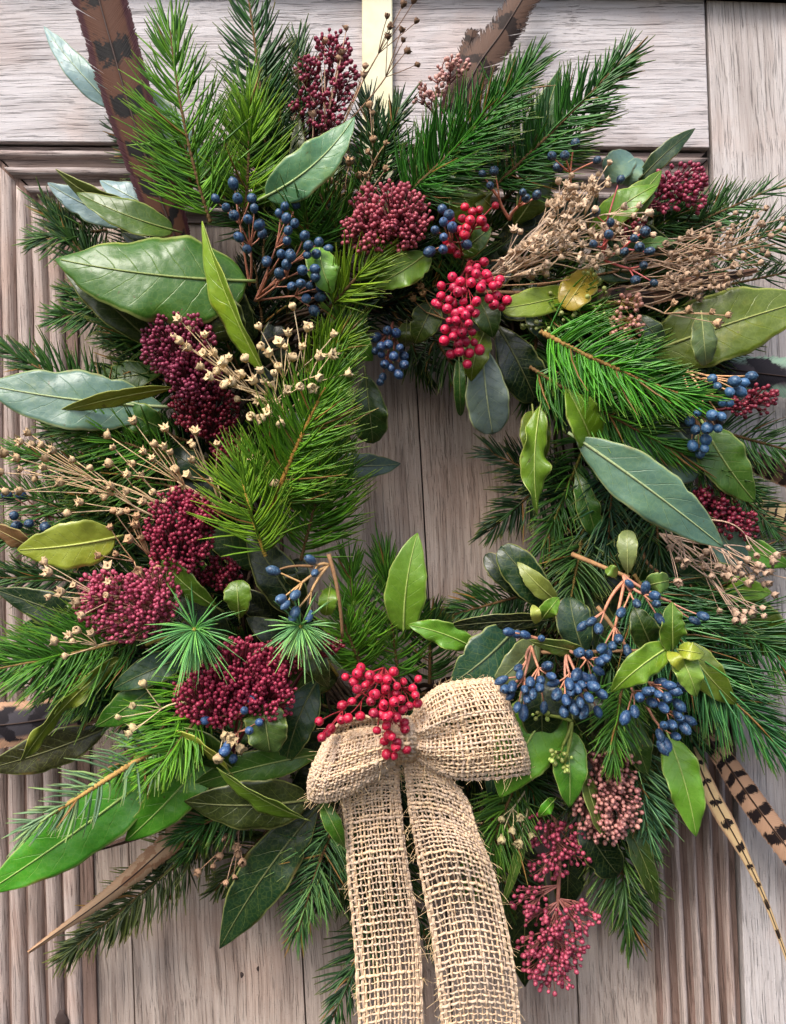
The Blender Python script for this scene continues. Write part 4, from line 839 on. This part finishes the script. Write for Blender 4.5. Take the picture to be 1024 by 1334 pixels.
SK = [
 ([(232, 448, 46, 44, 20), (250, 492, 40, 30, 30)], (262, 520, 120), 160, MR, SM, 'uppermost dark red bud cluster on the left, below the big leaf', {}),
 ([(268, 534, 42, 36, 10)], (270, 575, 110), 140, (104, 22, 40), SM, 'shaded dark red bud cluster behind the dried heads at left', {}),
 ([(304, 586, 30, 18, 0)], (300, 620, 100), 138, (108, 24, 42), SM, None, {}),
 ([(234, 692, 44, 54, 0), (258, 670, 26, 26, 0)], (240, 760, 120), 165, (142, 42, 66), SM, 'dark red bud cluster in the middle of the left side', {}),
 ([(290, 748, 22, 22, 0), (262, 752, 18, 10, 0)], (300, 780, 100), 130, (112, 24, 44), SM, None, {}),
 ([(160, 792, 58, 44, 10), (200, 775, 36, 40, 0), (130, 770, 26, 26, 0)], (222, 812, 130), 165, (160, 62, 88), (170, 120, 110), 'pink bud cluster with pale stems at the left', dict(dens=1.15)),
 ([(278, 905, 50, 42, 0), (320, 880, 56, 46, 20), (350, 900, 34, 40, 0)], (300, 985, 120), 168, (148, 44, 70), (120, 50, 62), 'broad dark red bud cluster above the bow, lower left', dict(dens=1.3)),
 ([(366, 858, 30, 24, 0), (420, 842, 24, 14, 0)], (380, 900, 110), 150, (112, 26, 44), SM, None, {}),
 ([(510, 275, 50, 36, 10), (480, 300, 34, 30, 0), (520, 300, 34, 26, 0)], (525, 345, 120), 160, (158, 70, 84), (112, 58, 60), 'dusty pink bud cluster at the top centre', dict(dens=1.35)),
 ([(434, 62, 24, 22, 10), (445, 95, 20, 24, 0), (402, 92, 16, 18, 0), (408, 122, 20, 16, 0), (440, 130, 18, 16, 0), (392, 140, 14, 10, 0), (425, 158, 22, 14, 0)], (406, 214, 70), 96, (130, 44, 66), (100, 52, 60), 'upright dark red buds against the top rail', dict(dens=1.0, dome=14, pull=.5)),
 ([(588, 88, 26, 14, -10), (565, 112, 18, 14, 0), (560, 130, 20, 10, 0)], (572, 170, 50), 70, (176, 124, 120), (128, 80, 78), 'pale pink buds beside the grey feather at the top', dict(dens=.9, dome=10)),
 ([(888, 236, 34, 22, -10), (862, 258, 24, 20, 0), (905, 252, 18, 24, 0)], (812, 282, 100), 122, (138, 48, 72), (110, 50, 62), 'open dark red bud cluster at the upper right', dict(dens=.85, dome=14, pull=.45)),
 ([(822, 298, 20, 14, 0)], (800, 310, 100), 128, (120, 44, 54), SM, None, {}),
 ([(990, 520, 24, 18, 0), (965, 528, 18, 14, 0)], (930, 535, 90), 108, (128, 40, 58), (112, 44, 54), 'small dark red bud cluster behind the blue berries at the right edge', dict(dens=.9, dome=12, pull=.4)),
 ([(932, 660, 30, 20, 10), (960, 682, 30, 20, 10), (915, 650, 18, 16, 0)], (892, 640, 80), 106, (116, 30, 50), SM, 'dark red bud cluster at the right beside the long leaf tinted with sky sheen', dict(dens=1.1, dome=14)),
 ([(800, 1000, 30, 26, 0), (775, 1050, 26, 36, 0), (805, 1052, 32, 36, 0), (790, 1078, 26, 20, 0)], (755, 970, 100), 122, (172, 112, 108), (112, 72, 66), 'pale pink bud cluster hanging at lower right', dict(dens=1.05, dome=16, pull=.4)),
 ([(702, 1082, 22, 22, 0), (738, 1095, 26, 24, 0), (755, 1115, 18, 12, 0), (712, 1130, 26, 18, 0), (690, 1172, 22, 20, 0), (700, 1195, 18, 14, 0), (755, 1195, 24, 20, 0), (722, 1205, 18, 20, 0), (735, 1225, 30, 22, 0), (695, 1232, 20, 16, 0), (712, 1255, 32, 22, 0), (722, 1280, 24, 12, 0), (745, 1250, 14, 16, 0)], (722, 1060, 90), 98, (158, 62, 84), (140, 88, 82), 'long drooping pink bud spray at the bottom right of the ribbon', dict(dens=.78, dome=14, pull=.35, per=5, axis=[(716, 1040, 88), (728, 1100, 92), (727, 1170, 92), (722, 1240, 90)])),
 ([(820, 395, 14, 14, 0), (822, 430, 16, 22, 0), (805, 425, 14, 16, 0)], (770, 395, 120), 142, (192, 134, 122), (150, 132, 70), 'small peach bud spray above the vivid fir sprig', dict(dens=.9, dome=8)),
 ([(740, 400, 50, 16, 10), (710, 425, 36, 14, 0), (770, 380, 20, 30, 0)], (790, 420, 110), 134, (168, 170, 104), (132, 148, 66), 'tiny cream-green buds right of the upper red berries', dict(dens=.28, dome=10, pull=.4)),
 ([(728, 985, 16, 10, 0), (705, 930, 10, 8, 0), (735, 1000, 10, 8, 0)], (745, 940, 150), 160, (150, 156, 84), (120, 134, 62), None, dict(dens=.6, dome=4)),
]
for parts, root, h, col, stem, lab, kw in SK: buds(parts, root, h, col, stem, lab, **kw)
mb = MB()    # thick main axis of the drooping spray
tube(mb, PA(catmull([(716, 1040, 88), (728, 1100, 92), (727, 1170, 92), (722, 1240, 90)], 20)), np.linspace(4, 1.8, 20)*K, 6)
build('spray_axis', mb, M['stem'], wreath, P(716, 1040, 88), lin((138, 92, 82)))

# ------------------------------------------------------------ dried seed-head sprays
def spray(heads, root, h, label, col=(204, 178, 146), rad=5.2, per=4, pull=.4, dome=0, jit=10, r=(1.5, 1.1, .75), bias=0, closed=.22, swirl=14):
    X = np.array(heads, float); X3 = np.c_[X, h+rng.uniform(-jit, jit, len(X))]
    mb = MB(); dirs = branch(mb, (root[0], root[1], root[2]), X3, per, pull, 4, r, swirl)
    o = build('dried_flower_spray', mb, M['dry'], wreath, P(*root), lin(col), label=label)
    for x, dv in zip(X3, dirs):
        dv = U(dv+rng.normal(0, .25, 3)+np.array([0, -.45, 0])); s = K*(1-x[2]/F)
        j = random.uniform(.82, 1.15); cc = lin(col)
        rr = rad*s*random.uniform(.75, 1.15)
        place(random.choice(heads_v), 'seed_head', P(*x)+dv*rr*.8, dv, rr, o, (cc[0]*j, cc[1]*j*.98, cc[2]*j*.95, 1))
    return o
CR = (222, 200, 164)
spray([(383,403),(339,429),(400,431),(376,438),(366,449),(433,439),(342,455),(352,465),(379,469),(414,469),(430,464),(357,489),(355,505),(388,506),(406,503),(450,488),(371,511)], (368, 540, 165), 196, 'cream seed heads above the large yellow-green sprig', CR, 6.4, per=4)
spray([(295,476),(265,480),(319,486),(339,487),(333,500),(277,493),(296,503),(306,501),(267,440),(235,418),(230,440),(238,447),(285,486),(329,542),(344,544),(351,537),(366,549)], (370, 532, 165), 198, 'cream seed heads fanning left over the dark red buds', CR, 6.4, per=4, pull=.5)
spray([(176,552),(144,570),(216,561),(176,603),(204,582),(215,586),(252,563),(251,580),(252,603),(247,621),(284,581),(254,582),(255,565),(326,599),(353,631),(203,641),(170,619),(200,600),(232,612),(190,590)], (290, 668, 150), 186, 'cream seed heads in the middle of the left side', (214, 188, 152), 6.0, per=4, pull=.5)
spray([(40,566),(45,581),(56,582),(26,598),(4,616),(48,625),(83,630),(147,605),(148,635),(140,646),(125,640),(10,592),(30,640),(62,600)], (210, 660, 140), 172, 'long dried stems with seed heads reaching the left edge', (204, 178, 146), 6.0, per=4, pull=.45)
spray([(150,585),(168,640),(190,655),(120,612),(98,600),(72,588),(60,610),(30,575),(108,655),(92,668),(160,668),(228,640),(216,655),(12,640),(30,612),(186,622),(224,592)], (270, 700, 145), 178, None, (206, 180, 148), 5.6, per=3, pull=.45)
spray([(322,470),(345,500),(362,482),(312,520),(340,520),(360,525),(372,455),(392,455),(412,490),(300,470),(268,462),(252,430),(248,455),(282,462)], (372, 545, 160), 190, None, (218, 196, 160), 5.8, per=3, pull=.5)
spray([(145,690),(172,705),(188,703),(154,722),(132,724),(180,676),(178,688),(180,742),(204,738),(166,668),(150,668)], (200, 770, 140), 180, 'brown seed heads beside the yellow-green leaf', (186, 152, 122), 5.6)
spray([(141,740),(143,759),(141,775),(67,747),(61,735),(98,764),(83,771),(104,784),(67,776),(110,800)], (196, 800, 150), 196, 'seed heads lying over the pink bud cluster', (206, 180, 150), 6.0, pull=.45)
spray([(76,836),(93,828),(104,823),(121,828),(88,854),(98,835)], (212, 838, 150), 176, 'seed heads on a long level stalk at the left', (206, 182, 152), 5.8, pull=.25)
spray([(189,895),(177,919),(157,934),(178,947),(172,954)], (262, 918, 160), 184, 'five seed heads over the fir at the lower left', (206, 190, 152), 6.2, per=3, pull=.4)
spray([(291,958),(309,972),(286,984),(300,962)], (300, 930, 165), 190, None, (208, 186, 150), 6.8)
spray([(352,1104),(311,1109),(296,1147),(321,1146),(305,1139),(261,1133),(278,1125),(295,1091),(289,1111),(255,1088),(265,1081),(315,1120),(308,1100)], (322, 1062, 90), 98, 'drooping brown seed heads at the bottom left of the wreath', (170, 138, 116), 5.4)
spray([(451,40),(423,57),(445,71),(441,80),(417,78),(388,98),(408,153),(385,159),(476,89),(474,101)], (414, 214, 96), 108, 'upright dried seed heads against the top rail', (182, 152, 132), 5.2, pull=.6, per=3)
spray([(482,140),(486,150),(486,185),(501,189),(481,200),(501,223),(476,231),(434,236),(469,232),(445,245),(455,215)], (462, 270, 100), 118, 'brown seed heads beside the cream strap', (166, 138, 112), 5.2, per=3)
spray([(524,9),(538,4),(541,30),(522,42),(525,55),(528,69),(541,85),(504,24),(505,51),(506,38)], (432, 180, 96), 112, 'thin dark dried stems crossing the cream strap', (122, 98, 82), 4.6, pull=.3, per=5, r=(1.2, .9, .6))
def fan(n, x0, y0, x1, y1, sp):
    out = []
    for _ in range(n):
        t = random.random()**.8; out.append((x0+(x1-x0)*t+random.gauss(0, sp*.6), y0+(y1-y0)*t+random.gauss(0, sp)))
    return out
def mass(boxes, h, label, col, rad=4.9):
    for bi, (n, x0, y0, x1, y1, sp, root) in enumerate(boxes):
        spray(fan(n, x0, y0, x1, y1, sp), (root[0]+random.uniform(-16, 16), root[1]+random.uniform(-20, 20), root[2]), h+random.uniform(-8, 8), label if bi == 0 else None, col, rad, per=3, pull=.35, jit=18, r=(1.2, .85, .65), swirl=24)
PB2 = (206, 184, 164)
mass([(20, 660, 325, 720, 300, 14, (622, 348, 130)), (22, 700, 310, 770, 290, 16, (640, 335, 130)), (22, 730, 335, 800, 320, 15, (650, 352, 130)), (20, 790, 305, 850, 290, 16, (720, 320, 130)), (16, 650, 345, 720, 345, 9, (612, 362, 135)), (14, 720, 275, 770, 262, 12, (680, 322, 125))], 158, 'dense mass of pale dried flowers right of the upper red berries', PB2)
mass([(16, 745, 255, 790, 235, 12, (715, 320, 125)), (12, 700, 285, 740, 250, 10, (690, 330, 125))], 160, 'dried flowers on top of the pale mass at upper right', (204, 180, 158), 5.0)
mass([(22, 860, 345, 920, 325, 14, (780, 360, 100)), (20, 900, 330, 960, 310, 14, (820, 350, 100)), (18, 950, 320, 1020, 300, 14, (870, 335, 100)), (16, 850, 375, 930, 360, 12, (780, 378, 100)), (12, 880, 395, 960, 350, 12, (810, 388, 100))], 132, 'dried flowers trailing to the right edge', (180, 156, 138), 4.6)
spray([(945,411),(925,408),(930,420),(875,398),(893,405)], (800, 392, 130), 160, None, (196, 164, 136), 5.4, per=3)
mass([(12, 880, 725, 940, 735, 10, (855, 668, 120)), (14, 930, 735, 980, 745, 14, (870, 690, 118)), (14, 970, 735, 1020, 755, 16, (890, 700, 118)), (12, 935, 790, 990, 802, 8, (865, 690, 122)), (2, 878, 752, 885, 756, 2, (852, 672, 130))], 140, 'dried flowers drooping at the right edge over the fir', (190, 164, 148), 5.2)
spray([(655,1064),(676,1062),(678,1095),(690,1085),(654,1089),(668,1078)], (684, 1030, 105), 128, 'few seed heads right of the ribbon tails', (190, 178, 140), 6.0, per=3)
spray([(550,375),(553,385),(540,392)], (585, 420, 120), 150, None, (150, 120, 84), 4.8, per=1)
for a_, b_, c_, r_ in (((620, 380, 90), (760, 388, 110), (980, 358, 100), 3.2), ((640, 340, 120), (720, 330, 140), (850, 330, 140), 1.3), ((700, 372, 100), (820, 350, 130), (1010, 318, 100), 1.8), ((640, 372, 150), (700, 372, 160), (742, 364, 160), 1.1), ((780, 345, 120), (880, 330, 120), (1024, 296, 90), 1.3)):
    mb = MB(); tube(mb, PA(bez(a_, b_, c_, 20)), np.linspace(r_, r_*.5, 20)*K, 6, random.random())
    build('bare_twig', mb, M['dry'], wreath, P(*a_), lin((150, 116, 88)))
for a_, b_, c_, r_ in (((745, 722, 120), (800, 745, 150), (820, 752, 150), 3.0), ((840, 700, 100), (830, 730, 110), (858, 745, 110), 2.4), ((778, 790, 120), (810, 830, 130), (830, 866, 130), 2.6), ((700, 850, 120), (760, 850, 150), (870, 846, 170), 2.4), ((428, 722, 165), (444, 770, 175), (446, 830, 150), 2.6), ((408, 738, 170), (380, 735, 176), (364, 742, 178), 1.6)):
    mb = MB(); tube(mb, PA(bez(a_, b_, c_, 16)), np.linspace(r_, r_*.7, 16)*K, 7, random.random())
    build('bare_twig', mb, M['twig'], wreath, P(*a_), lin((150, 116, 84)))

# ------------------------------------------------------------ feathers (things tucked into the wreath)
def feather(pts, wd, mat, label, prof=None, camber=.22, shaft=(60, 42, 34), rs=1.6, ragged=.03, roll=0, quill=0, notch=0, name='pheasant_feather'):
    """pts: photo-plane control points from quill end to tip; wd: widths at equal steps"""
    n = 120; Cpx = catmull(pts, n); C = PA(Cpx); T = U(np.gradient(C, axis=0)); v = np.array([0, -1.0, 0]); N0 = U(v-T*(T@v)[:, None]); Sd = np.cross(T, N0)
    tt = np.linspace(0, 1, n); W = np.interp(tt, np.linspace(0, 1, len(wd)), wd)/2*K*(1-Cpx[:, 2]/F)
    a = R(roll); S2 = Sd*math.cos(a)+N0*math.sin(a); N2 = -Sd*math.sin(a)+N0*math.cos(a)
    Ltot = np.linalg.norm(np.diff(C, axis=0), axis=1).sum(); nb = int(Ltot/K/.8); mb = MB(); m = 6; q = np.linspace(0, 1, m+1)
    for side in (-1, 1):
        cl = np.cumsum(rng.normal(0, .006, nb)); cl -= np.linspace(0, cl[-1], nb); jump = np.zeros(nb)
        for _ in range(max(2, int(nb/26*(1+notch*3)))):
            j0 = rng.integers(0, nb); wj = rng.integers(3, 9); jump[j0:j0+wj] += rng.normal(0, .035+notch*.5+ragged*.6)
        for k in range(nb):
            f = k/(nb-1)*(n-1.001); i = int(f); fr = f-i
            c0 = C[i]*(1-fr)+C[i+1]*fr; w_ = max(W[i]*(1+rng.normal(0, .008+ragged*.35)+.3*jump[k]-(notch*.5 if rng.random() < notch*.5 else 0)), .0004)
            ang = .95+.25*q*q-.0+cl[k]*.4+jump[k]
            fw = .75+.35*jump[k]+.12*cl[k]
            line = c0+S2[i]*(side*q*w_)[:, None]+T[i]*((fw*q+.35*q*q)*w_)[:, None]+N2[i]*((-camber*q*q+0)*w_+rng.uniform(-.08, .08)*K)[:, None]
            hwid = .95*K*(1-.3*q**4)
            V = np.stack([line-T[i]*hwid[:, None], line+N2[i]*.35*K, line+T[i]*hwid[:, None]], 1).reshape(-1, 3)
            At = np.zeros((m+1, 3, 3)); At[:, :, 0] = (tt[i]+(fw*q+.35*q*q)*w_/Ltot)[:, None]; At[:, :, 1] = (side*q)[:, None]; At[:, :, 2] = rng.random()
            Fc = []
            for z_ in range(m):
                for y_ in range(2): Fc.append([z_*3+y_, z_*3+y_+1, z_*3+y_+4, z_*3+y_+3])
            mb.add(V, Fc, At.reshape(-1, 3))
    root = link(name, None, None, C[0]); tag(root, label, 'feather', 'feathers tucked into the wreath')
    build('vane', mb, mat, root, C[0])
    mb = MB(); tube(mb, C+N0*.0004, np.linspace(rs, rs*.35, n)*K, 6); build('shaft', mb, M['stem'], root, C[0], lin(shaft))
    return root
FB = mat_feather('brown_spotted_feather', lin((86, 54, 38)), lin((12, 9, 10)), lin((54, 20, 26)), 6.6, .34, .34, .2, -.35, .74, .07)
FGm = mat_feather('grey_brown_feather', lin((98, 76, 64)), lin((44, 34, 30)), lin((74, 60, 54)), 3, .5, .5, .12, .2, .85, .1, False)
FD = mat_feather('dark_slate_feather', lin((84, 80, 86)), lin((42, 38, 42)), lin((190, 150, 122)), 5, .4, .4, .22, .4, .62, .12)
FR = mat_feather('barred_feather', lin((190, 152, 124)), lin((34, 26, 26)), lin((176, 138, 112)), 9, .5, .46, .22, -.15, .9, .1)
FS = mat_feather('spotted_cream_feather', lin((214, 186, 140)), lin((34, 28, 26)), lin((176, 142, 112)), 11, .35, .4, .13, 0, .8, .1)
FT = mat_feather('tan_frayed_feather', lin((200, 166, 132)), lin((164, 124, 94)), lin((176, 140, 108)), 2, .5, .5, .1, .3, .8, .2, False)
FBR = mat_feather('dark_barred_brown_feather', lin((110, 82, 66)), lin((44, 34, 30)), lin((170, 130, 104)), 8, .45, .5, .2, -.2, .85, .1)
FK = mat_feather('black_green_tipped_feather', lin((88, 80, 86)), lin((40, 36, 42)), lin((150, 178, 156)), 3, .4, .5, .3, .4, .5, .2)
feather([(236, 330, 108), (206, 250, 116), (166, 130, 122), (118, -40, 116)], [40, 58, 62, 68, 72], FB, 'wide brown feather with black spots rising at the upper left', rs=2.0, camber=.3, notch=.12)
feather([(596, 150, 60), (620, 90, 56), (655, 40, 50), (698, -30, 46)], [40, 52, 44, 38, 36], FGm, 'frayed grey-brown feather at the top behind the fir', ragged=.12, notch=.3, rs=1.4)
feather([(585, 150, 44), (598, 100, 42), (612, 55, 42), (616, 40, 42)], [22, 26, 18, 5], FGm, 'short ragged tan feather beside the grey-brown one', ragged=.3, notch=.5, rs=.8)
feather([(170, 900, 60), (120, 922, 66), (40, 940, 66), (-40, 948, 60)], [20, 40, 52, 62, 66], FD, 'dark slate and buff feather at the left edge', rs=2)
feather([(282, 1050, 90), (240, 1082, 90), (150, 1160, 86), (38, 1240, 80)], [22, 32, 30, 22, 12, 4], FT, 'frayed tan feather pointing to the lower left', ragged=.1, notch=.2, rs=1.2, camber=.5)
feather([(220, 1075, 60), (160, 1096, 60), (92, 1118, 56)], [10, 10, 8, 4, 2], FGm, 'thin dark quill beside the tan feather', rs=1.2)
feather([(900, 930, 70), (940, 985, 74), (985, 1050, 74), (1060, 1150, 70)], [16, 26, 32, 32, 30], FR, 'feather with bold black bars at lower right', rs=1.8, ragged=.06)
feather([(898, 965, 72), (925, 1030, 76), (968, 1110, 76), (1000, 1180, 72), (1040, 1290, 66)], [14, 20, 22, 12, 7, 6, 4], FS, 'narrow cream feather with black spots and dark trailing tip', rs=1.2)
feather([(940, 580, 50), (985, 602, 50), (1060, 632, 50)], [14, 28, 32, 34], FBR, 'barred brown feather at the right edge, middle', rs=1.2)
feather([(940, 640, 40), (990, 662, 38), (1060, 690, 38)], [20, 38, 44, 46], FS, 'buff speckled feather at the right edge under the barred one', rs=1.0, camber=.4)
feather([(900, 465, 50), (960, 482, 50), (1070, 496, 50)], [20, 38, 52, 60], FK, 'dark feather with pale green fringe at the right edge', rs=1.6, ragged=.1)
feather([(680, 402, 110), (780, 392, 118), (880, 376, 118), (985, 352, 110)], [22, 30, 30, 20, 5], FBR, 'dark barred feather lying under the dried flowers', rs=1.3)
feather([(80, 712, 60), (30, 700, 64), (-20, 690, 60)], [16, 24, 24], FBR, 'brown curled feather at the left edge beside the yellow-green leaf', rs=1.1)

# ------------------------------------------------------------ burlap bow with really woven threads
bow = link('ribbon_bow', None, None, P(528, 965, 150))
tag(bow, 'natural open-weave jute ribbon bow with two loops and two hanging tails', 'bow')
def surf(grid, nu, nv):
    """grid rows: list of rows (across) along the ribbon; returns function (u across, v along) -> world points"""
    g = np.array(grid, float); rows, cols, _ = g.shape
    A = np.stack([catmull(g[:, c], nv) for c in range(cols)], 1)      # nv x cols
    return np.stack([catmull(A[k], nu) for k in range(nv)], 0)       # nv x nu x 3 (photo-plane)
def weave(name, grid, nwarp, nweft, rw=1.15, col=(222, 198, 176), jit=.35, parent=bow, amp=1.1, fuzz=250, label=None, gather=0, crease=1.2):
    nu = nwarp*2+1; nv = nweft*2+1
    G0 = surf(grid, nu, nv)
    if gather:
        uu = np.linspace(0, 1, nu)[None]; vv = np.linspace(0, 1, nv)[:, None]; env = np.exp(-vv/.16)+np.exp(-(1-vv)/.16)
        G0[:, :, 2] += gather*env*np.sin(uu*2*math.pi*3.3+vv*3)
    G0[:, :, 2] += crease*np.sin(np.linspace(0, 9, nv)[:, None]+np.linspace(0, 3, nu)[None]*1.3)
    W = PA(G0.reshape(-1, 3)).reshape(nv, nu, 3)
    du = U(np.gradient(W, axis=1)); dv = U(np.gradient(W, axis=0)); Nn = U(np.cross(du, dv)); sgn = np.sign(-Nn[..., 1].mean()) or 1; Nn = Nn*sgn
    mb = MB(); am = amp*K
    # per-crossing irregularity
    for c in range(nwarp+1):
        i = min(c*2, nu-1); line = W[:, i].copy(); ph = c % 2
        ext = (line[1:]-line[:-1])
        kk = np.arange(nv); off = np.sin((kk/2.0+ph)*math.pi)*am*.9
        off = np.where(kk % 2 == 0, np.where(((kk//2+ph) % 2) == 0, am, -am), 0)
        dr = np.cumsum(rng.normal(0, .16, nv)); dr = (dr-np.linspace(0, dr[-1], nv))*K
        line = line+Nn[:, i]*off[:, None]+du[:, i]*(dr+rng.normal(0, jit*.5, nv)*K)[:, None]
        sel = 1.0 if 1 < c < nwarp-1 else 1.15
        tube(mb, catmull(line, nv*2), rw*K*sel*(1+.25*np.sin(np.arange(nv*2)*.11+c*2.3)+rng.normal(0, .1, nv*2))*random.uniform(.8, 1.2), 5, random.random(), cap=False)
        if c in (0, 1, nwarp-1, nwarp):    # doubled selvedge
            l2 = line+du[:, i]*(1.9*K*(1 if c < 3 else -1)); tube(mb, l2, rw*K, 5, random.random(), cap=False)
    for r in range(nweft+1):
        i = min(r*2, nv-1); line = W[i].copy(); ph = r % 2; kk = np.arange(nu)
        off = np.where(kk % 2 == 0, np.where(((kk//2+ph) % 2) == 0, -am, am), 0)
        wob = rng.normal(0, jit*1.5)*K
        line = line+Nn[i]*off[:, None]+dv[i]*(wob+rng.normal(0, jit*.6, nu)*K+.5*K*np.sin(kk*.7+r))[:, None]
        tube(mb, catmull(line, nu*2), rw*1.08*K*random.choice([.75, .9, 1, 1, 1.2, 1.45])*(1+.2*np.sin(np.arange(nu*2)*.2+r*1.9)+rng.normal(0, .1, nu*2)), 5, random.random(), cap=False)
    o = build(name, mb, M['jute'], parent, W[0, 0], lin(col), label=label)
    # loose fibres
    fm = MB(); n = fuzz
    ii = rng.integers(0, nv, n); edge = rng.random(n) < .55; jj2 = np.where(edge, np.where(rng.random(n) < .5, 0, nu-1), rng.integers(0, nu, n))
    P0 = W[ii, jj2]; outw = np.where(jj2[:, None] == 0, -du[ii, jj2], du[ii, jj2])*edge[:, None]
    D = U(outw*.8+rng.normal(0, .6, (n, 3))+Nn[ii, jj2]*.5)
    for p0, d0 in zip(P0, D):
        L_ = random.uniform(4, 13)*K; k2 = np.linspace(0, 1, 6)[:, None]; side = U(rng.normal(0, 1, 3))
        tube(fm, p0+d0*k2*L_+side*(k2**2)*L_*random.uniform(.1, .7)+np.array([0, 0, -.3])*k2**2*L_, .22*K, 3, .9, cap=False)
    build('loose_fibres', fm, M['jute'], o, W[0, 0], lin((214, 190, 158)), stuff=True)
    return o
def rows(*r): return [list(x) for x in r]
# tails: rows run down the ribbon, 5 points across
def tail(L, Rr, hs, arc, bul):
    g = []
    for (xl, yl), (xr, yr), h, a, b in zip(L, Rr, hs, arc, bul):
        g.append([(xl+(xr-xl)*t, yl+(yr-yl)*t-a*math.sin(math.pi*t), h+b*math.sin(math.pi*t)) for t in (0, .25, .5, .75, 1)])
    return g
weave('tail', tail([(492, 980), (452, 1030), (450, 1070), (456, 1150), (464, 1240), (469, 1350), (470, 1440)],
                   [(520, 985), (520, 1018), (523, 1060), (533, 1140), (547, 1230), (550, 1340), (548, 1430)],
                   [150, 146, 138, 124, 110, 102, 96], [4, 8, 2, 4, 0, 5, 0], [10, 10, 6, 12, 4, 10, 4]), 16, 64, fuzz=230, label='left hanging ribbon tail')
weave('tail', tail([(526, 975), (528, 1010), (535, 1060), (546, 1120), (560, 1200), (571, 1280), (577, 1350), (581, 1440)],
                   [(548, 982), (600, 1030), (622, 1085), (640, 1130), (658, 1200), (672, 1280), (678, 1350), (682, 1440)],
                   [158, 156, 150, 140, 130, 122, 116, 110], [4, 8, 10, 14, 12, 10, 6, 4], [6, 12, 8, 20, 6, 18, 6, 12]), 17, 64, fuzz=250, label='right hanging ribbon tail')
# right loop: front sheet out to the fold, then back behind
weave('loop', rows(
    [(534, 940, 168), (531, 950, 180), (530, 958, 184), (531, 966, 180), (536, 976, 168)],
    [(548, 914, 176), (552, 940, 192), (554, 962, 196), (552, 984, 190), (552, 996, 174)],
    [(572, 894, 172), (584, 924, 190), (590, 956, 184), (594, 988, 190), (592, 1014, 172)],
    [(606, 887, 168), (622, 914, 186), (634, 948, 188), (640, 984, 182), (640, 1014, 164)],
    [(636, 884, 158), (654, 912, 176), (668, 946, 180), (678, 980, 174), (682, 1008, 158)],
    [(640, 884, 140), (658, 912, 146), (672, 946, 148), (684, 980, 146), (688, 1004, 140)],
    [(612, 890, 124), (630, 914, 122), (640, 946, 120), (646, 980, 122), (650, 998, 126)],
    [(560, 915, 126), (566, 930, 122), (570, 950, 120), (568, 970, 122), (562, 990, 126)],
    [(536, 944, 148), (534, 952, 146), (533, 960, 145), (534, 966, 146), (538, 974, 148)]), 21, 58, rw=1.2, fuzz=240, gather=7, crease=2, label='larger right loop of the bow')
weave('loop', rows(
    [(526, 944, 168), (527, 952, 178), (527, 962, 182), (526, 972, 178), (524, 984, 166)],
    [(500, 946, 182), (502, 962, 196), (502, 980, 198), (500, 996, 190), (494, 1010, 174)],
    [(470, 950, 180), (466, 972, 190), (462, 994, 190), (458, 1014, 184), (452, 1036, 168)],
    [(444, 958, 174), (434, 982, 182), (426, 1006, 182), (420, 1026, 176), (416, 1044, 160)],
    [(430, 956, 164), (418, 978, 168), (408, 1000, 168), (402, 1018, 160), (402, 1036, 150)],
    [(440, 944, 146), (430, 966, 140), (424, 990, 136), (420, 1010, 134), (422, 1026, 136)],
    [(470, 934, 142), (468, 956, 130), (462, 980, 124), (460, 1000, 126), (456, 1014, 134)],
    [(510, 936, 150), (510, 950, 144), (508, 966, 140), (508, 980, 144), (506, 990, 150)]), 19, 50, rw=1.2, fuzz=240, gather=6, crease=2, label='smaller left loop of the bow')
weave('knot', rows(
    [(514, 938, 160), (520, 936, 164), (528, 935, 164), (536, 936, 160)],
    [(508, 946, 184), (518, 944, 196), (532, 943, 196), (542, 946, 184)],
    [(506, 962, 190), (516, 961, 206), (532, 961, 206), (544, 962, 190)],
    [(508, 980, 182), (517, 981, 194), (532, 981, 194), (544, 980, 182)],
    [(512, 992, 160), (520, 994, 160), (530, 994, 160), (538, 992, 160)]), 8, 14, rw=1.9, fuzz=60)
print('objects', len(bpy.data.objects))
